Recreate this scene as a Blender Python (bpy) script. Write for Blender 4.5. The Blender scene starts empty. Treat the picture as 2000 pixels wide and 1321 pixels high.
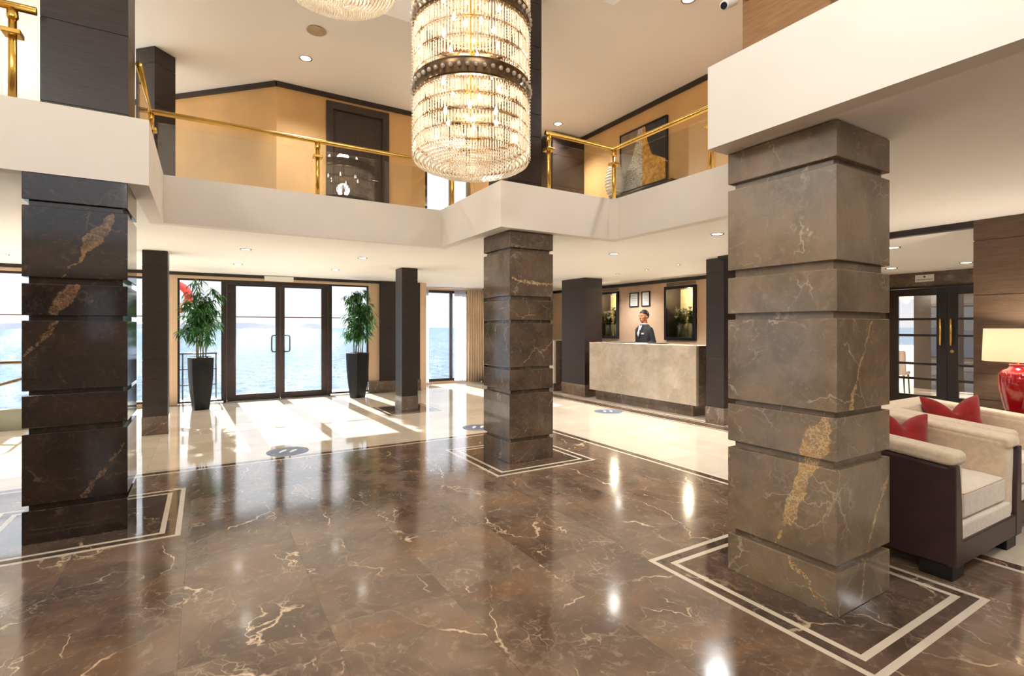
import bpy, bmesh, math, random
from mathutils import Vector, Matrix, noise as mnoise
random.seed(7)
PI = math.pi
SC = bpy.context.scene
COL = SC.collection
H = 1.45            # eye height
ZS = 2.494          # lower ceiling
ZT = 2.97           # top of the balcony fascia
ZU = 5.27           # upper ceiling

# ------------------------------------------------------------------ helpers
def sr(r, g, b):
    f = lambda c: (c/255.0/12.92) if c/255.0 <= 0.04045 else ((c/255.0+0.055)/1.055)**2.4
    return (f(r), f(g), f(b), 1.0)

class NT:
    def __init__(s, name):
        s.m = bpy.data.materials.new(name); s.m.use_nodes = True
        s.t = s.m.node_tree; s.t.nodes.clear()
        s.out = s.t.nodes.new('ShaderNodeOutputMaterial')
    def n(s, typ, props=None, **inp):
        nd = s.t.nodes.new(typ)
        for k, v in (props or {}).items(): setattr(nd, k, v)
        for k, v in inp.items(): s.set(nd, k, v)
        return nd
    def set(s, nd, k, v):
        k2 = int(k[1:]) if (k[0] == 'i' and k[1:].isdigit()) else k.replace('_', ' ')
        sock = nd.inputs[k2]
        if isinstance(v, bpy.types.NodeSocket): s.t.links.new(v, sock)
        elif isinstance(v, bpy.types.Node): s.t.links.new(v.outputs[0], sock)
        else: sock.default_value = v
    def math(s, op, a, b=None, c=None, clamp=False):
        nd = s.n('ShaderNodeMath', {'operation': op, 'use_clamp': clamp}, i0=a)
        if b is not None: s.set(nd, 'i1', b)
        if c is not None: s.set(nd, 'i2', c)
        return nd.outputs[0]
    def vmath(s, op, a, b=None, sc=None):
        nd = s.n('ShaderNodeVectorMath', {'operation': op}, i0=a)
        if b is not None: s.set(nd, 'i1', b)
        if sc is not None: nd.inputs['Scale'].default_value = sc
        return nd
    def step(s, v, a, b):     # smoothstep a->b
        nd = s.n('ShaderNodeMapRange', {'interpolation_type': 'SMOOTHSTEP'}, i0=v, i1=a, i2=b)
        return nd.outputs[0]
    def mix(s, f, a, b):
        nd = s.n('ShaderNodeMix', {'data_type': 'RGBA'})
        for k, v in ((0, f), (6, a), (7, b)):
            if isinstance(v, bpy.types.NodeSocket): s.t.links.new(v, nd.inputs[k])
            else: nd.inputs[k].default_value = v
        return nd.outputs[2]
    def noise(s, vec, scale, detail=4, rough=.55, color=False):
        nd = s.n('ShaderNodeTexNoise', None, Vector=vec, Scale=scale, Detail=detail, Roughness=rough)
        return nd.outputs[1 if color else 0]
    def surf(s, sh):
        s.t.links.new(sh if isinstance(sh, bpy.types.NodeSocket) else sh.outputs[0], s.out.inputs[0]); return s.m
    def pos(s): return s.n('ShaderNodeNewGeometry').outputs['Position']
    def bump(s, h, strength=.2, dist=.01):
        return s.n('ShaderNodeBump', None, Strength=strength, Distance=dist, Height=h).outputs[0]

def pbr(name, col, rough=.5, metal=0.0, ior=1.5, var=0.06, vscale=6.0, bump=0.0, bscale=60.0, coat=0.0, spec=.5, sheen=0.0, stretch=None):
    t = NT(name)
    p = t.pos()
    if stretch: p = t.vmath('MULTIPLY', p, stretch).outputs[0]
    nz = t.noise(p, vscale, 5)
    c2 = tuple(max(0, x*(1-2*var)) for x in col[:3]) + (1,)
    c1 = tuple(min(1, x*(1+var)) for x in col[:3]) + (1,)
    c = t.mix(t.step(nz, .3, .7), c2, c1)
    b = t.n('ShaderNodeBsdfPrincipled', None, Base_Color=c, Roughness=rough, Metallic=metal, IOR=ior)
    b.inputs['Coat Weight'].default_value = coat
    b.inputs['Specular IOR Level'].default_value = spec
    b.inputs['Sheen Weight'].default_value = sheen
    if bump: t.set(b, 'Normal', t.bump(t.noise(p, bscale, 3), bump, .004))
    return t.surf(b)

def emit(name, col, s):
    t = NT(name); return t.surf(t.n('ShaderNodeEmission', None, Color=col, Strength=s))

def marble(name, base, dark, rust, vein, scale=1.0, veins=1.0, rough=.07, tiles=None, perobj=False, gold=(), ior=1.55, rustamt=1.0, fine=1.0, mottle=1.0, stretch=(1.0, .75, .8), thr=.0, goldamt=.9):
    t = NT(name)
    p0 = t.pos()
    p = p0
    if perobj:
        rnd = t.n('ShaderNodeObjectInfo').outputs['Random']
        p = t.vmath('ADD', p0, t.vmath('MULTIPLY', t.n('ShaderNodeCombineXYZ', None, i0=rnd, i1=rnd, i2=rnd).outputs[0], (37., 51., 23.)).outputs[0]).outputs[0]
    if tiles:
        sx = t.n('ShaderNodeSeparateXYZ', None, i0=p0)
        ox, oy, sz, sy = tiles
        ux = t.math('DIVIDE', t.math('SUBTRACT', sx.outputs[0], ox), sz)
        uy = t.math('DIVIDE', t.math('SUBTRACT', sx.outputs[1], oy), sy)
        ix, iy = t.math('FLOOR', ux), t.math('FLOOR', uy)
        fx, fy = t.math('FRACT', ux), t.math('FRACT', uy)
        ex = t.math('MULTIPLY', t.math('MINIMUM', fx, t.math('SUBTRACT', 1.0, fx)), sz)
        ey = t.math('MULTIPLY', t.math('MINIMUM', fy, t.math('SUBTRACT', 1.0, fy)), sy)
        joint = t.math('LESS_THAN', t.math('MINIMUM', ex, ey), .0016)
        wn = t.n('ShaderNodeTexWhiteNoise', {'noise_dimensions': '2D'}, Vector=t.n('ShaderNodeCombineXYZ', None, i0=ix, i1=iy).outputs[0])
        trnd = wn.outputs[0]
        p = t.vmath('ADD', p, t.vmath('MULTIPLY', wn.outputs[1], (.5, .5, 5.)).outputs[0]).outputs[0]
    # domain warps
    w1 = t.vmath('SUBTRACT', t.noise(p, 1.1*scale, 5, .6, True), (.5, .5, .5)).outputs[0]
    w2 = t.vmath('SUBTRACT', t.noise(p, 9*scale, 4, .6, True), (.5, .5, .5)).outputs[0]
    pw = t.vmath('ADD', p, t.vmath('SCALE', w1, sc=.75/scale).outputs[0]).outputs[0]
    pw = t.vmath('ADD', pw, t.vmath('SCALE', w2, sc=.07/scale).outputs[0]).outputs[0]
    pv = t.vmath('MULTIPLY', pw, stretch).outputs[0]
    v1 = t.n('ShaderNodeTexVoronoi', {'feature': 'DISTANCE_TO_EDGE'}, Vector=pv, Scale=1.5*scale).outputs[0]
    v2 = t.n('ShaderNodeTexVoronoi', {'feature': 'DISTANCE_TO_EDGE'}, Vector=pv, Scale=4.6*scale).outputs[0]
    v3 = t.n('ShaderNodeTexVoronoi', {'feature': 'DISTANCE_TO_EDGE'}, Vector=pv, Scale=11.*scale).outputs[0]
    m1 = t.step(t.noise(p, 1.9*scale, 4), .50+thr, .62+thr)
    m2 = t.step(t.noise(t.vmath('ADD', p, (3., 7., 1.)).outputs[0], 2.6*scale, 5), .53+thr, .68+thr)
    m3 = t.step(t.noise(t.vmath('ADD', p, (9., 2., 5.)).outputs[0], 2.2*scale, 5), .52+thr, .72+thr)
    l1 = t.math('MULTIPLY', t.step(v1, .013, .001), t.math('ADD', .10, m1))
    l2 = t.math('MULTIPLY', t.step(v2, .024, .002), m2)
    l3 = t.math('MULTIPLY', t.math('MULTIPLY', t.step(v3, .05, .0), m3), .5*fine)
    ln = t.math('MULTIPLY', t.math('MAXIMUM', t.math('MAXIMUM', l1, l2), l3), veins, clamp=True)
    big = t.noise(pw, 1.7*scale, 7, .62)
    c = t.mix(t.math('MULTIPLY', t.step(big, .35, .68), mottle), dark, base)
    st = t.vmath('MULTIPLY', pw, (1.0, 3.0, 2.0)).outputs[0]
    ru = t.math('MULTIPLY', t.step(t.noise(st, .9*scale, 8, .65), .50, .72), .8*rustamt)
    c = t.mix(ru, c, rust)
    c = t.mix(t.math('MULTIPLY', t.step(t.noise(pw, 16*scale, 6, .7), .52, .75), .25), c, vein)
    if tiles:
        tone = t.math('MULTIPLY_ADD', trnd, .16, .92)
        c = t.vmath('MULTIPLY', c, t.n('ShaderNodeCombineXYZ', None, i0=tone, i1=tone, i2=tone).outputs[0]).outputs[0]
    c = t.mix(ln, c, vein)
    for (pts, gcol) in gold:     # wandering golden breccia streaks: a chain of tapered segments
        msk = None
        for (a, wa), (b, wb) in zip(pts[:-1], pts[1:]):
            A, B = Vector(a), Vector(b); AB = B-A; L2 = AB.length_squared
            pp = t.vmath('SUBTRACT', t.vmath('ADD', p0, t.vmath('SCALE', w2, sc=.10).outputs[0]).outputs[0], tuple(A)).outputs[0]
            dt = t.vmath('DOT_PRODUCT', pp, tuple(AB)).outputs['Value']
            tt = t.math('DIVIDE', dt, L2, clamp=True)
            q = t.vmath('SUBTRACT', pp, t.n('ShaderNodeVectorMath', {'operation': 'SCALE'}, i0=tuple(AB), Scale=tt).outputs[0]).outputs[0]
            d = t.vmath('LENGTH', q).outputs['Value']
            w = t.math('MULTIPLY_ADD', tt, wb-wa, wa)
            mk = t.step(t.math('DIVIDE', d, w), 1.05, .85)
            msk = mk if msk is None else t.math('MAXIMUM', msk, mk)
        rn1 = t.math('ABSOLUTE', t.math('SUBTRACT', t.noise(p0, 26., 2, .5), .5)); rn2 = t.math('ABSOLUTE', t.math('SUBTRACT', t.noise(t.vmath('ADD', p0, (3., 1., 2.)).outputs[0], 40., 2, .5), .5))
        web = t.step(t.math('MINIMUM', rn1, rn2), .035, .008)
        nz = t.step(t.noise(p0, 14, 5), .42, .62)
        gc = t.mix(nz, t.mix(.35, base, gcol), gcol)
        gc = t.mix(t.math('MULTIPLY', web, .75 if goldamt > .6 else .3), gc, sr(222, 200, 160))
        c = t.mix(t.math('MULTIPLY', msk, goldamt), c, gc)
    if tiles:
        c = t.mix(t.math('MULTIPLY', joint, .4), c, (dark[0]*.4, dark[1]*.4, dark[2]*.4, 1))
    b = t.n('ShaderNodeBsdfPrincipled', None, Base_Color=c, IOR=ior)
    t.set(b, 'Roughness', t.math('MULTIPLY_ADD', t.noise(p0, 7, 3), rough*.8, rough*.6))
    return t.surf(b)

def wood(name, col, col2, rough=.35, axis=(2., 2., 26.), ior=1.5, strength=.5):
    t = NT(name); p = t.pos()
    q = t.vmath('MULTIPLY', p, axis).outputs[0]
    g = t.noise(q, 3.0, 8, .7)
    c = t.mix(t.step(g, .35, .7), col, col2)
    b = t.n('ShaderNodeBsdfPrincipled', None, Base_Color=c, IOR=ior)
    t.set(b, 'Roughness', t.math('MULTIPLY_ADD', g, .25, rough-.1))
    t.set(b, 'Normal', t.bump(g, strength, .0015))
    return t.surf(b)

# --- mesh building
def BM(): return bmesh.new()
def box(bm, x0, x1, y0, y1, z0, z1, mi=0):
    v = [bm.verts.new(c) for c in ((x0,y0,z0),(x1,y0,z0),(x1,y1,z0),(x0,y1,z0),(x0,y0,z1),(x1,y0,z1),(x1,y1,z1),(x0,y1,z1))]
    for f in ((0,3,2,1),(4,5,6,7),(0,1,5,4),(1,2,6,5),(2,3,7,6),(3,0,4,7)):
        bm.faces.new([v[i] for i in f]).material_index = mi
    return v
def prism(bm, pts, z0, z1, mi=0):
    a = [bm.verts.new((x, y, z0)) for x, y in pts]; b = [bm.verts.new((x, y, z1)) for x, y in pts]
    n = len(pts)
    bm.faces.new(a[::-1]).material_index = mi; bm.faces.new(b).material_index = mi
    for i in range(n): bm.faces.new((a[i], a[(i+1)%n], b[(i+1)%n], b[i])).material_index = mi
    return a, b
def rings(bm, rs, cap=True, close=True, mi=0):
    vs = [[bm.verts.new(p) for p in r] for r in rs]
    n = len(rs[0])
    for a, b in zip(vs[:-1], vs[1:]):
        for i in range(n if close else n-1):
            bm.faces.new((a[i], a[(i+1)%n], b[(i+1)%n], b[i])).material_index = mi
    if cap and close:
        bm.faces.new(vs[0][::-1]).material_index = mi; bm.faces.new(vs[-1]).material_index = mi
    return vs
def frame_of(d):
    d = d.normalized(); u = d.orthogonal().normalized() if abs(d.z) > .95 else d.cross(Vector((0,0,1))).normalized()
    return u, d.cross(u).normalized()
def tube(bm, pts, r, n=10, cap=True, mi=0):
    pts = [Vector(p) for p in pts]; rr = r if isinstance(r, (list, tuple)) else [r]*len(pts)
    rs = []; u = None
    for i, p in enumerate(pts):
        d = (pts[min(i+1, len(pts)-1)] - pts[max(i-1, 0)])
        if u is None: u, v = frame_of(d)
        else:
            d = d.normalized(); u = (u - d*u.dot(d)).normalized(); v = d.cross(u)
        rs.append([p + (u*math.cos(2*PI*k/n) + v*math.sin(2*PI*k/n))*rr[i] for k in range(n)])
    rings(bm, rs, cap, mi=mi)
def lathe(bm, prof, c=(0,0), n=32, cap=True, mi=0):
    rs = [[(c[0]+r*math.cos(2*PI*k/n), c[1]+r*math.sin(2*PI*k/n), z) for k in range(n)] for r, z in prof]
    rings(bm, rs, cap, mi=mi)
def ball(bm, c, r, u=12, v=8, sc=(1,1,1), mi=0):
    m = Matrix.Translation(c) @ Matrix.Diagonal((r*sc[0], r*sc[1], r*sc[2], 1))
    res = bmesh.ops.create_uvsphere(bm, u_segments=u, v_segments=v, radius=1, matrix=m)
    for vv in res['verts']:
        for f in vv.link_faces: f.material_index = mi
def ob(name, bm, mats, parent=None, smooth=False, bevel=0, seg=2, loc=None, rz=0, weld=False):
    bmesh.ops.recalc_face_normals(bm, faces=bm.faces[:])
    me = bpy.data.meshes.new(name); bm.to_mesh(me); bm.free()
    for m in (mats if isinstance(mats, (list, tuple)) else [mats]): me.materials.append(m)
    if smooth:
        me.polygons.foreach_set('use_smooth', [True]*len(me.polygons))
    o = bpy.data.objects.new(name, me); COL.objects.link(o)
    if parent: o.parent = parent
    if loc: o.location = loc
    o.rotation_euler.z = rz
    if bevel:
        b = o.modifiers.new('bevel', 'BEVEL'); b.width = bevel; b.segments = seg; b.limit_method = 'ANGLE'; b.angle_limit = math.radians(40)
        if smooth or seg > 2:
            me.polygons.foreach_set('use_smooth', [True]*len(me.polygons)); b.harden_normals = True
    if smooth == 'auto':
        me.set_sharp_from_angle(angle=math.radians(40))
    return o
def tag(o, label=None, cat=None, group=None, kind=None):
    if label: o['label'] = label
    if cat: o['category'] = cat
    if group: o['group'] = group
    if kind: o['kind'] = kind
    return o
def thing(name, label, cat, loc=(0,0,0), rz=0, group=None, kind=None):
    o = bpy.data.objects.new(name, None); COL.objects.link(o); o.location = loc; o.rotation_euler.z = rz
    o.empty_display_size = .1
    return tag(o, label, cat, group, kind)
KIDS = {}
def copy_tree(o, parent=None):
    c = o.copy(); COL.objects.link(c); c.parent = parent
    for ch in [k for k in bpy.data.objects if k.parent == o and k.name not in NEW]:
        NEW.add(copy_tree(ch, c).name)
    return c
NEW = set()
def dup(o, loc, rz=None, label=None):
    NEW.clear(); c = copy_tree(o); c.location = loc
    if rz is not None: c.rotation_euler.z = rz
    if label: c['label'] = label
    return c
def setting(name, bm, mats, label, cat, **kw):
    return tag(ob(name, bm, mats, **kw), label, cat, None, 'structure')

# ------------------------------------------------------------------ camera
AZ = math.radians(31.1)
cam = bpy.data.cameras.new('camera'); co = bpy.data.objects.new('camera', cam); COL.objects.link(co)
co.location = (0, 0, H); co.rotation_euler = (PI/2, 0, -AZ)
cam.sensor_width = 36; cam.lens = 36*995/2000; cam.shift_y = -20.5/2000; cam.clip_end = 20000; cam.clip_start = .05
SC.camera = co
Fv = Vector((math.sin(AZ), math.cos(AZ), 0)); Rv = Vector((math.cos(AZ), -math.sin(AZ), 0))
def ray(px): return Fv + Rv*((px-1000)/995.)
def atz(px, py, z):        # world point where the view ray of a photo pixel meets height z (used to read positions off)
    d = 995*(H-z)/(py-640.); r = ray(px)*d; return (r.x, r.y, z)

# ------------------------------------------------------------------ materials
M = {}
M['plaster'] = pbr('plaster', sr(234, 225, 214), .85, var=.015, vscale=1.5)
M['ceil_low'] = pbr('ceiling_paint', sr(249, 246, 241), .8, var=.01, vscale=1.0)
M['ceil_up'] = pbr('upper_ceiling_paint', sr(236, 230, 221), .85, var=.01, vscale=1.0)
M['tanwall'] = pbr('peach_wallpaper', sr(222, 190, 158), .7, var=.03, vscale=2.5, bump=.1, bscale=90)
M['amber'] = pbr('amber_wallpaper', sr(214, 168, 108), .55, var=.05, vscale=1.6, bump=.1, bscale=80)
M['brown'] = marble('brown_floor_marble', sr(132, 110, 92), sr(92, 74, 61), sr(142, 102, 68), sr(220, 194, 162), tiles=(.52, .1, .62, 2.48), rough=.12, ior=1.70, veins=1.0, rustamt=.7, stretch=(1.15, .5, .8), thr=.012)
M['brown_plain'] = marble('brown_border_marble', sr(108, 88, 74), sr(74, 60, 50), sr(116, 84, 56), sr(205, 180, 150), rough=.06, ior=1.6, veins=.8)
M['cream'] = marble('cream_floor_marble', sr(220, 207, 188), sr(210, 195, 174), sr(206, 188, 162), sr(230, 220, 204), tiles=(.1, .3, .6, .6), rough=.07, ior=1.55, veins=.4, rustamt=.5)
M['line'] = pbr('white_inlay_stone', sr(222, 208, 188), .12, var=.03)
G1 = [
 ([((2.69,1.385,.975),.022), ((2.69,1.44,.86),.075), ((2.69,1.50,.66),.035), ((2.69,1.573,.46),.035), ((2.69,1.60,.37),.012), ((2.69,1.673,.25),.006)], sr(196,150,84)),
 ([((2.69,1.57,.21),.014), ((2.69,1.36,.0),.010)], sr(160,116,62)),
 ([((3.04,1.335,1.48),.008), ((2.88,1.335,1.16),.012), ((2.83,1.335,1.03),.024)], sr(190,140,66)),
 ([((3.22,1.335,.62),.016), ((3.08,1.335,.42),.014), ((2.985,1.335,.25),.008), ((2.93,1.335,.02),.010)], sr(176,128,60)),
]
M['m1'] = marble('warm_brown_column_marble', sr(146, 126, 102), sr(118, 102, 84), sr(144, 114, 80), sr(188, 172, 148), scale=1.5, perobj=True, rough=.13, gold=G1, veins=.7, rustamt=.5)
G2 = [([((2.77+.02,4.64,1.98),.014), ((3.08,4.64,1.93),.022), ((3.34,4.64,1.93),.012)], sr(150,112,66))]
M['m2'] = marble('column_marble', sr(108, 90, 74), sr(80, 66, 54), sr(116, 88, 58), sr(180, 160, 134), scale=1.6, perobj=True, rough=.09, gold=G2, veins=.55, rustamt=.5)
G3 = [
 ([((-.56,4.57,2.24),.016), ((-.66,4.57,2.08),.05), ((-.74,4.57,1.93),.016), ((-.84,4.57,1.80),.006)], sr(172,124,66)),
 ([((-.76,4.57,1.735),.03), ((-.84,4.57,1.62),.05), ((-.88,4.57,1.56),.02)], sr(150,104,72)),
 ([((-.86,4.57,1.49),.016), ((-1.02,4.57,1.26),.012)], sr(120,80,48)),
 ([((-.50,4.57,.62),.010), ((-.72,4.57,.28),.016)], sr(120,82,48)),
]
M['m3'] = marble('dark_brown_column_marble', sr(52, 42, 37), sr(36, 29, 26), sr(66, 46, 32), sr(120, 96, 74), scale=1.4, perobj=True, rough=.08, gold=G3, veins=.35, ior=1.5, goldamt=.5, rustamt=.6, fine=.5)
M['greymarble'] = marble('grey_brown_skirting_marble', sr(120, 104, 90), sr(92, 78, 66), sr(116, 90, 64), sr(190, 172, 150), scale=1.8, rough=.12, veins=.6)
M['counter'] = marble('pale_desk_marble', sr(206, 195, 180), sr(178, 165, 147), sr(186, 166, 140), sr(226, 218, 206), scale=1.6, rough=.12, veins=.5, ior=1.5)
M['darkwood'] = wood('dark_stained_wood', sr(36, 28, 26), sr(52, 41, 37), .36)
M['warmwood'] = wood('golden_brown_wood', sr(136, 98, 62), sr(158, 118, 76), .42, strength=.3)
M['midwood'] = wood('brown_stained_wood', sr(84, 65, 50), sr(104, 82, 62), .42, strength=.3)
M['doorwood'] = wood('dark_door_wood', sr(52, 40, 34), sr(70, 55, 46), .4, (26., 26., 2.))
M['frame'] = pbr('dark_bronze_frame', sr(46, 32, 28), .35, var=.05, spec=.5)
M['blackframe'] = pbr('black_satin_paint', sr(38, 34, 32), .3, var=.04)
M['black'] = pbr('black_gloss', sr(24, 25, 30), .3, var=.05)
M['pot'] = pbr('black_planter_glaze', sr(9, 10, 14), .42, var=.1, vscale=3, spec=.3)
M['brass'] = pbr('polished_brass', sr(226, 184, 96), .24, metal=1.0, var=.06)
M['steel'] = pbr('brushed_steel', sr(190, 188, 184), .25, metal=1.0)
M['darkbrass'] = pbr('dark_bronze_band', sr(120, 98, 72), .28, metal=.9, var=.15, vscale=20)
M['white'] = pbr('white_plastic', sr(236, 234, 228), .4, var=.01)
M['sheer'] = None
t = NT('sheer_voile'); d = t.n('ShaderNodeBsdfDiffuse', None, Color=sr(240, 238, 240)); tr = t.n('ShaderNodeBsdfTranslucent', None, Color=sr(240, 240, 246)); tp = t.n('ShaderNodeBsdfTransparent')
a = t.n('ShaderNodeMixShader', None, i0=.5, i1=d, i2=tr); M['sheer'] = t.surf(t.n('ShaderNodeMixShader', None, i0=.28, i1=a, i2=tp))
M['drape'] = pbr('beige_drape_cloth', sr(226, 202, 172), .85, var=.04, vscale=3, sheen=.2)
def glassmat(name, tint=(1,1,1,1), ior=1.5, rough=0.0, extra=0.0):
    t = NT(name)
    bf = t.n('ShaderNodeNewGeometry').outputs['Backfacing']
    fr = t.n('ShaderNodeFresnel', None, IOR=t.math('ADD', ior, t.math('MULTIPLY', bf, 1/ior-ior))).outputs[0]
    if extra: fr = t.math('ADD', fr, extra, clamp=True)
    g = t.n('ShaderNodeBsdfGlossy', None, Color=(1,1,1,1), Roughness=rough); tr = t.n('ShaderNodeBsdfTransparent', None, Color=tint)
    return t.surf(t.n('ShaderNodeMixShader', None, i0=fr, i1=tr, i2=g))
M['glass'] = glassmat('clear_window_glass', (.97,.98,.985,1), 1.25)
M['railglass'] = glassmat('balustrade_glass', (.95,.965,.95,1), 1.45, extra=.02)
M['doorglass'] = glassmat('interior_door_glass', (.92,.92,.92,1), 1.6, extra=.02)
M['vaseglass'] = glassmat('vase_glass', (.9,.94,.9,1), 1.4, extra=.05)
t = NT('cut_crystal')
tp = t.n('ShaderNodeBsdfTransparent', None, Color=(.98,.96,.92,1)); gl = t.n('ShaderNodeBsdfGlossy', None, Color=(1,.96,.9,1), Roughness=.08)
tl = t.n('ShaderNodeBsdfTranslucent', None, Color=sr(250, 240, 222)); df = t.n('ShaderNodeBsdfDiffuse', None, Color=sr(248, 240, 226))
a = t.n('ShaderNodeMixShader', None, i0=.4, i1=tl, i2=df); b = t.n('ShaderNodeMixShader', None, i0=.3, i1=a, i2=gl)
M['crystal'] = t.surf(t.n('ShaderNodeMixShader', None, i0=.24, i1=b, i2=tp))
M['bead'] = pbr('gold_bead_links', sr(176, 132, 76), .3, metal=.6, var=.15, vscale=30)
M['bulb'] = emit('lit_candle_bulb', (1, .88, .70, 1), 16)
M['lamp'] = emit('lit_downlight', (1, .93, .82, 1), 14)
M['leaf'] = None
for nm, c1, c2 in (('leaf', sr(40, 84, 44), sr(86, 138, 74)), ('leaf2', sr(70, 96, 44), sr(128, 146, 74))):
    t = NT('bamboo_leaf' if nm == 'leaf' else 'flower_leaf'); nz = t.noise(t.pos(), 9., 3); c = t.mix(t.step(nz, .35, .65), c1, c2)
    b = t.n('ShaderNodeBsdfPrincipled', None, Base_Color=c, Roughness=.45); tl = t.n('ShaderNodeBsdfTranslucent', None, Color=c)
    M[nm] = t.surf(t.n('ShaderNodeMixShader', None, i0=.35, i1=b, i2=tl))
M['stem'] = pbr('cane_stem', sr(132, 122, 84), .5, var=.15, vscale=12)
M['soil'] = pbr('potting_soil', sr(50, 38, 28), .95, var=.3, vscale=40, bump=.8, bscale=50)
M['leather'] = pbr('oxblood_brown_leather', sr(62, 42, 42), .36, var=.06, vscale=10, bump=.15, bscale=260)
M['linen'] = pbr('cream_chenille', sr(226, 205, 176), .9, var=.05, vscale=30, bump=.5, bscale=420, sheen=.3)
M['linen2'] = pbr('pale_seat_fabric', sr(230, 216, 198), .9, var=.04, vscale=30, bump=.5, bscale=420, sheen=.3)
M['redcloth'] = pbr('red_cushion_cloth', sr(152, 24, 24), .9, var=.10, vscale=14, bump=.4, bscale=300, sheen=.15)
M['redglaze'] = pbr('red_lamp_glaze', sr(168, 14, 22), .08, var=.05, coat=1.0)
M['blackwood'] = pbr('black_wood_leg', sr(20, 17, 16), .4)
t = NT('linen_lamp_shade'); d = t.n('ShaderNodeBsdfDiffuse', None, Color=sr(246, 238, 224)); tl = t.n('ShaderNodeBsdfTranslucent', None, Color=sr(250, 240, 222))
M['shade'] = t.surf(t.n('ShaderNodeMixShader', None, i0=.6, i1=d, i2=tl))
# ------------------------------------------------------------------ the setting
def wall(name, ax, c0, c1, u0, u1, z0, z1, mat, label, holes=()):
    us = sorted({u0, u1} | {h[0] for h in holes} | {h[1] for h in holes}); zs = sorted({z0, z1} | {h[2] for h in holes} | {h[3] for h in holes})
    bm = BM()
    for a, b in zip(us[:-1], us[1:]):
        run = None
        for c, d in zip(zs[:-1], zs[1:]):
            um, zm = (a+b)/2, (c+d)/2
            if any(h[0] < um < h[1] and h[2] < zm < h[3] for h in holes): continue
            if ax == 'x': box(bm, c0, c1, a, b, c, d)
            else: box(bm, a, b, c0, c1, c, d)
    bmesh.ops.remove_doubles(bm, verts=bm.verts[:], dist=1e-5)
    return setting(name, bm, mat, label, 'wall')

# floor painted cell by cell from the inlay plan
rects = [(-6, 11.0, -6, 12.4, 1), (-6, 4.25, -6, 6.21, 3), (-6, 4.165, -6, 6.12, 2), (-6, 4.13, -6, 6.085, 0)]
def inlay(x0, x1, y0, y1, m, m2, w, fill=0):
    rects.extend([(x0-m, x1+m, y0-m, y1+m, 2), (x0-m+w, x1+m-w, y0-m+w, y1+m-w, 3), (x0-m2, x1+m2, y0-m2, y1+m2, 2), (x0-m2+w, x1+m2-w, y0-m2+w, y1+m2-w, fill)])
C1 = (2.69, 3.25, 1.335, 1.95); C2 = (2.77, 3.335, 4.64, 5.23); C3 = (-1.04, -.475, 4.57, 5.14)
L1 = (-.715, -.432, 8.38, 8.74); L2 = (2.93, 3.215, 8.55, 8.90)
D1 = (6.78, 7.25, 8.3, 9.1); D2 = (6.57, 7.1, 4.83, 5.14); D3 = (6.42, 7.0, .9, 1.93)
for c in (C1, C3): inlay(*c, .33, .235, .034, 3)
inlay(*C2, .335, .235, .034, 3)
inlay(*L2, .36, .28, .025, 3)
rects += [(6.20, 6.56, 1.9, 12.4, 3), (6.235, 6.262, 1.9, 12.4, 2), (6.49, 6.515, 1.9, 12.4, 2)]
rects += [(-6, 4.3, 11.14, 11.36, 3), (-6, 4.3, 11.19, 11.21, 2)]
xs = sorted({r[0] for r in rects} | {r[1] for r in rects}); ys = sorted({r[2] for r in rects} | {r[3] for r in rects})
bm = BM(); vg = {}
def gv(x, y):
    if (x, y) not in vg: vg[(x, y)] = bm.verts.new((x, y, 0))
    return vg[(x, y)]
for a, b in zip(xs[:-1], xs[1:]):
    for c, d in zip(ys[:-1], ys[1:]):
        mi = 1; xm, ym = (a+b)/2, (c+d)/2
        for r in rects:
            if r[0] < xm < r[1] and r[2] < ym < r[3]: mi = r[4]
        bm.faces.new((gv(a, c), gv(b, c), gv(b, d), gv(a, d))).material_index = mi
me = bpy.data.meshes.new('floor'); bm.to_mesh(me); bm.free()
for k in ('brown', 'cream', 'line', 'brown_plain'): me.materials.append(M[k])
fl = bpy.data.objects.new('floor', me); COL.objects.link(fl)
tag(fl, 'polished floor of veined brown and cream marble with thin white inlay lines', 'floor', None, 'structure')
bm = BM(); box(bm, -6, 11, -6, 12.4, -.25, -.012); 
setting('floor_slab', bm, M['plaster'], 'concrete slab edge under the polished marble floor', 'floor')

# lower ceiling slab and fascia round the stepped opening
bm = BM()
for r in ((-6,-.47,4.69,11.36), (-.47,2.73,6.24,11.36), (2.73,4.27,4.67,11.36), (4.27,8.6,4.83,12.4), (4.27,6.42,1.84,4.83), (6.42,11,1.84,4.83), (2.64,11,-6,1.84), (-6,2.64,-6,-3.62), (-6,-4.12,-3.62,4.69)):
    box(bm, r[0], r[1], r[2], r[3], ZS, 2.93)
setting('ceiling_lower', bm, M['ceil_low'], 'smooth white lower ceiling over the lobby under the balcony', 'ceiling')
bm = BM(); z0, z1 = ZS-.004, ZT
for r in ((-4.12,-.35,4.57,4.69), (-.47,-.35,4.69,6.24), (-.35,2.73,6.12,6.24), (2.61,2.73,4.55,6.12), (2.73,4.27,4.55,4.67), (4.15,4.27,1.84,4.55), (2.52,4.15,1.84,1.96), (2.52,2.64,-3.62,1.84), (-4.12,2.52,-3.62,-3.5), (-4.12,-4.0,-3.5,4.57)):
    box(bm, r[0], r[1], r[2], r[3], z0, z1)
prism(bm, [(4.08,4.55), (4.15,4.48), (4.15,4.55)], z0, z1-.001)
setting('trim_1', bm, M['plaster'], 'broad off white balcony fascia stepping around the open double height lobby', 'fascia')
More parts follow.
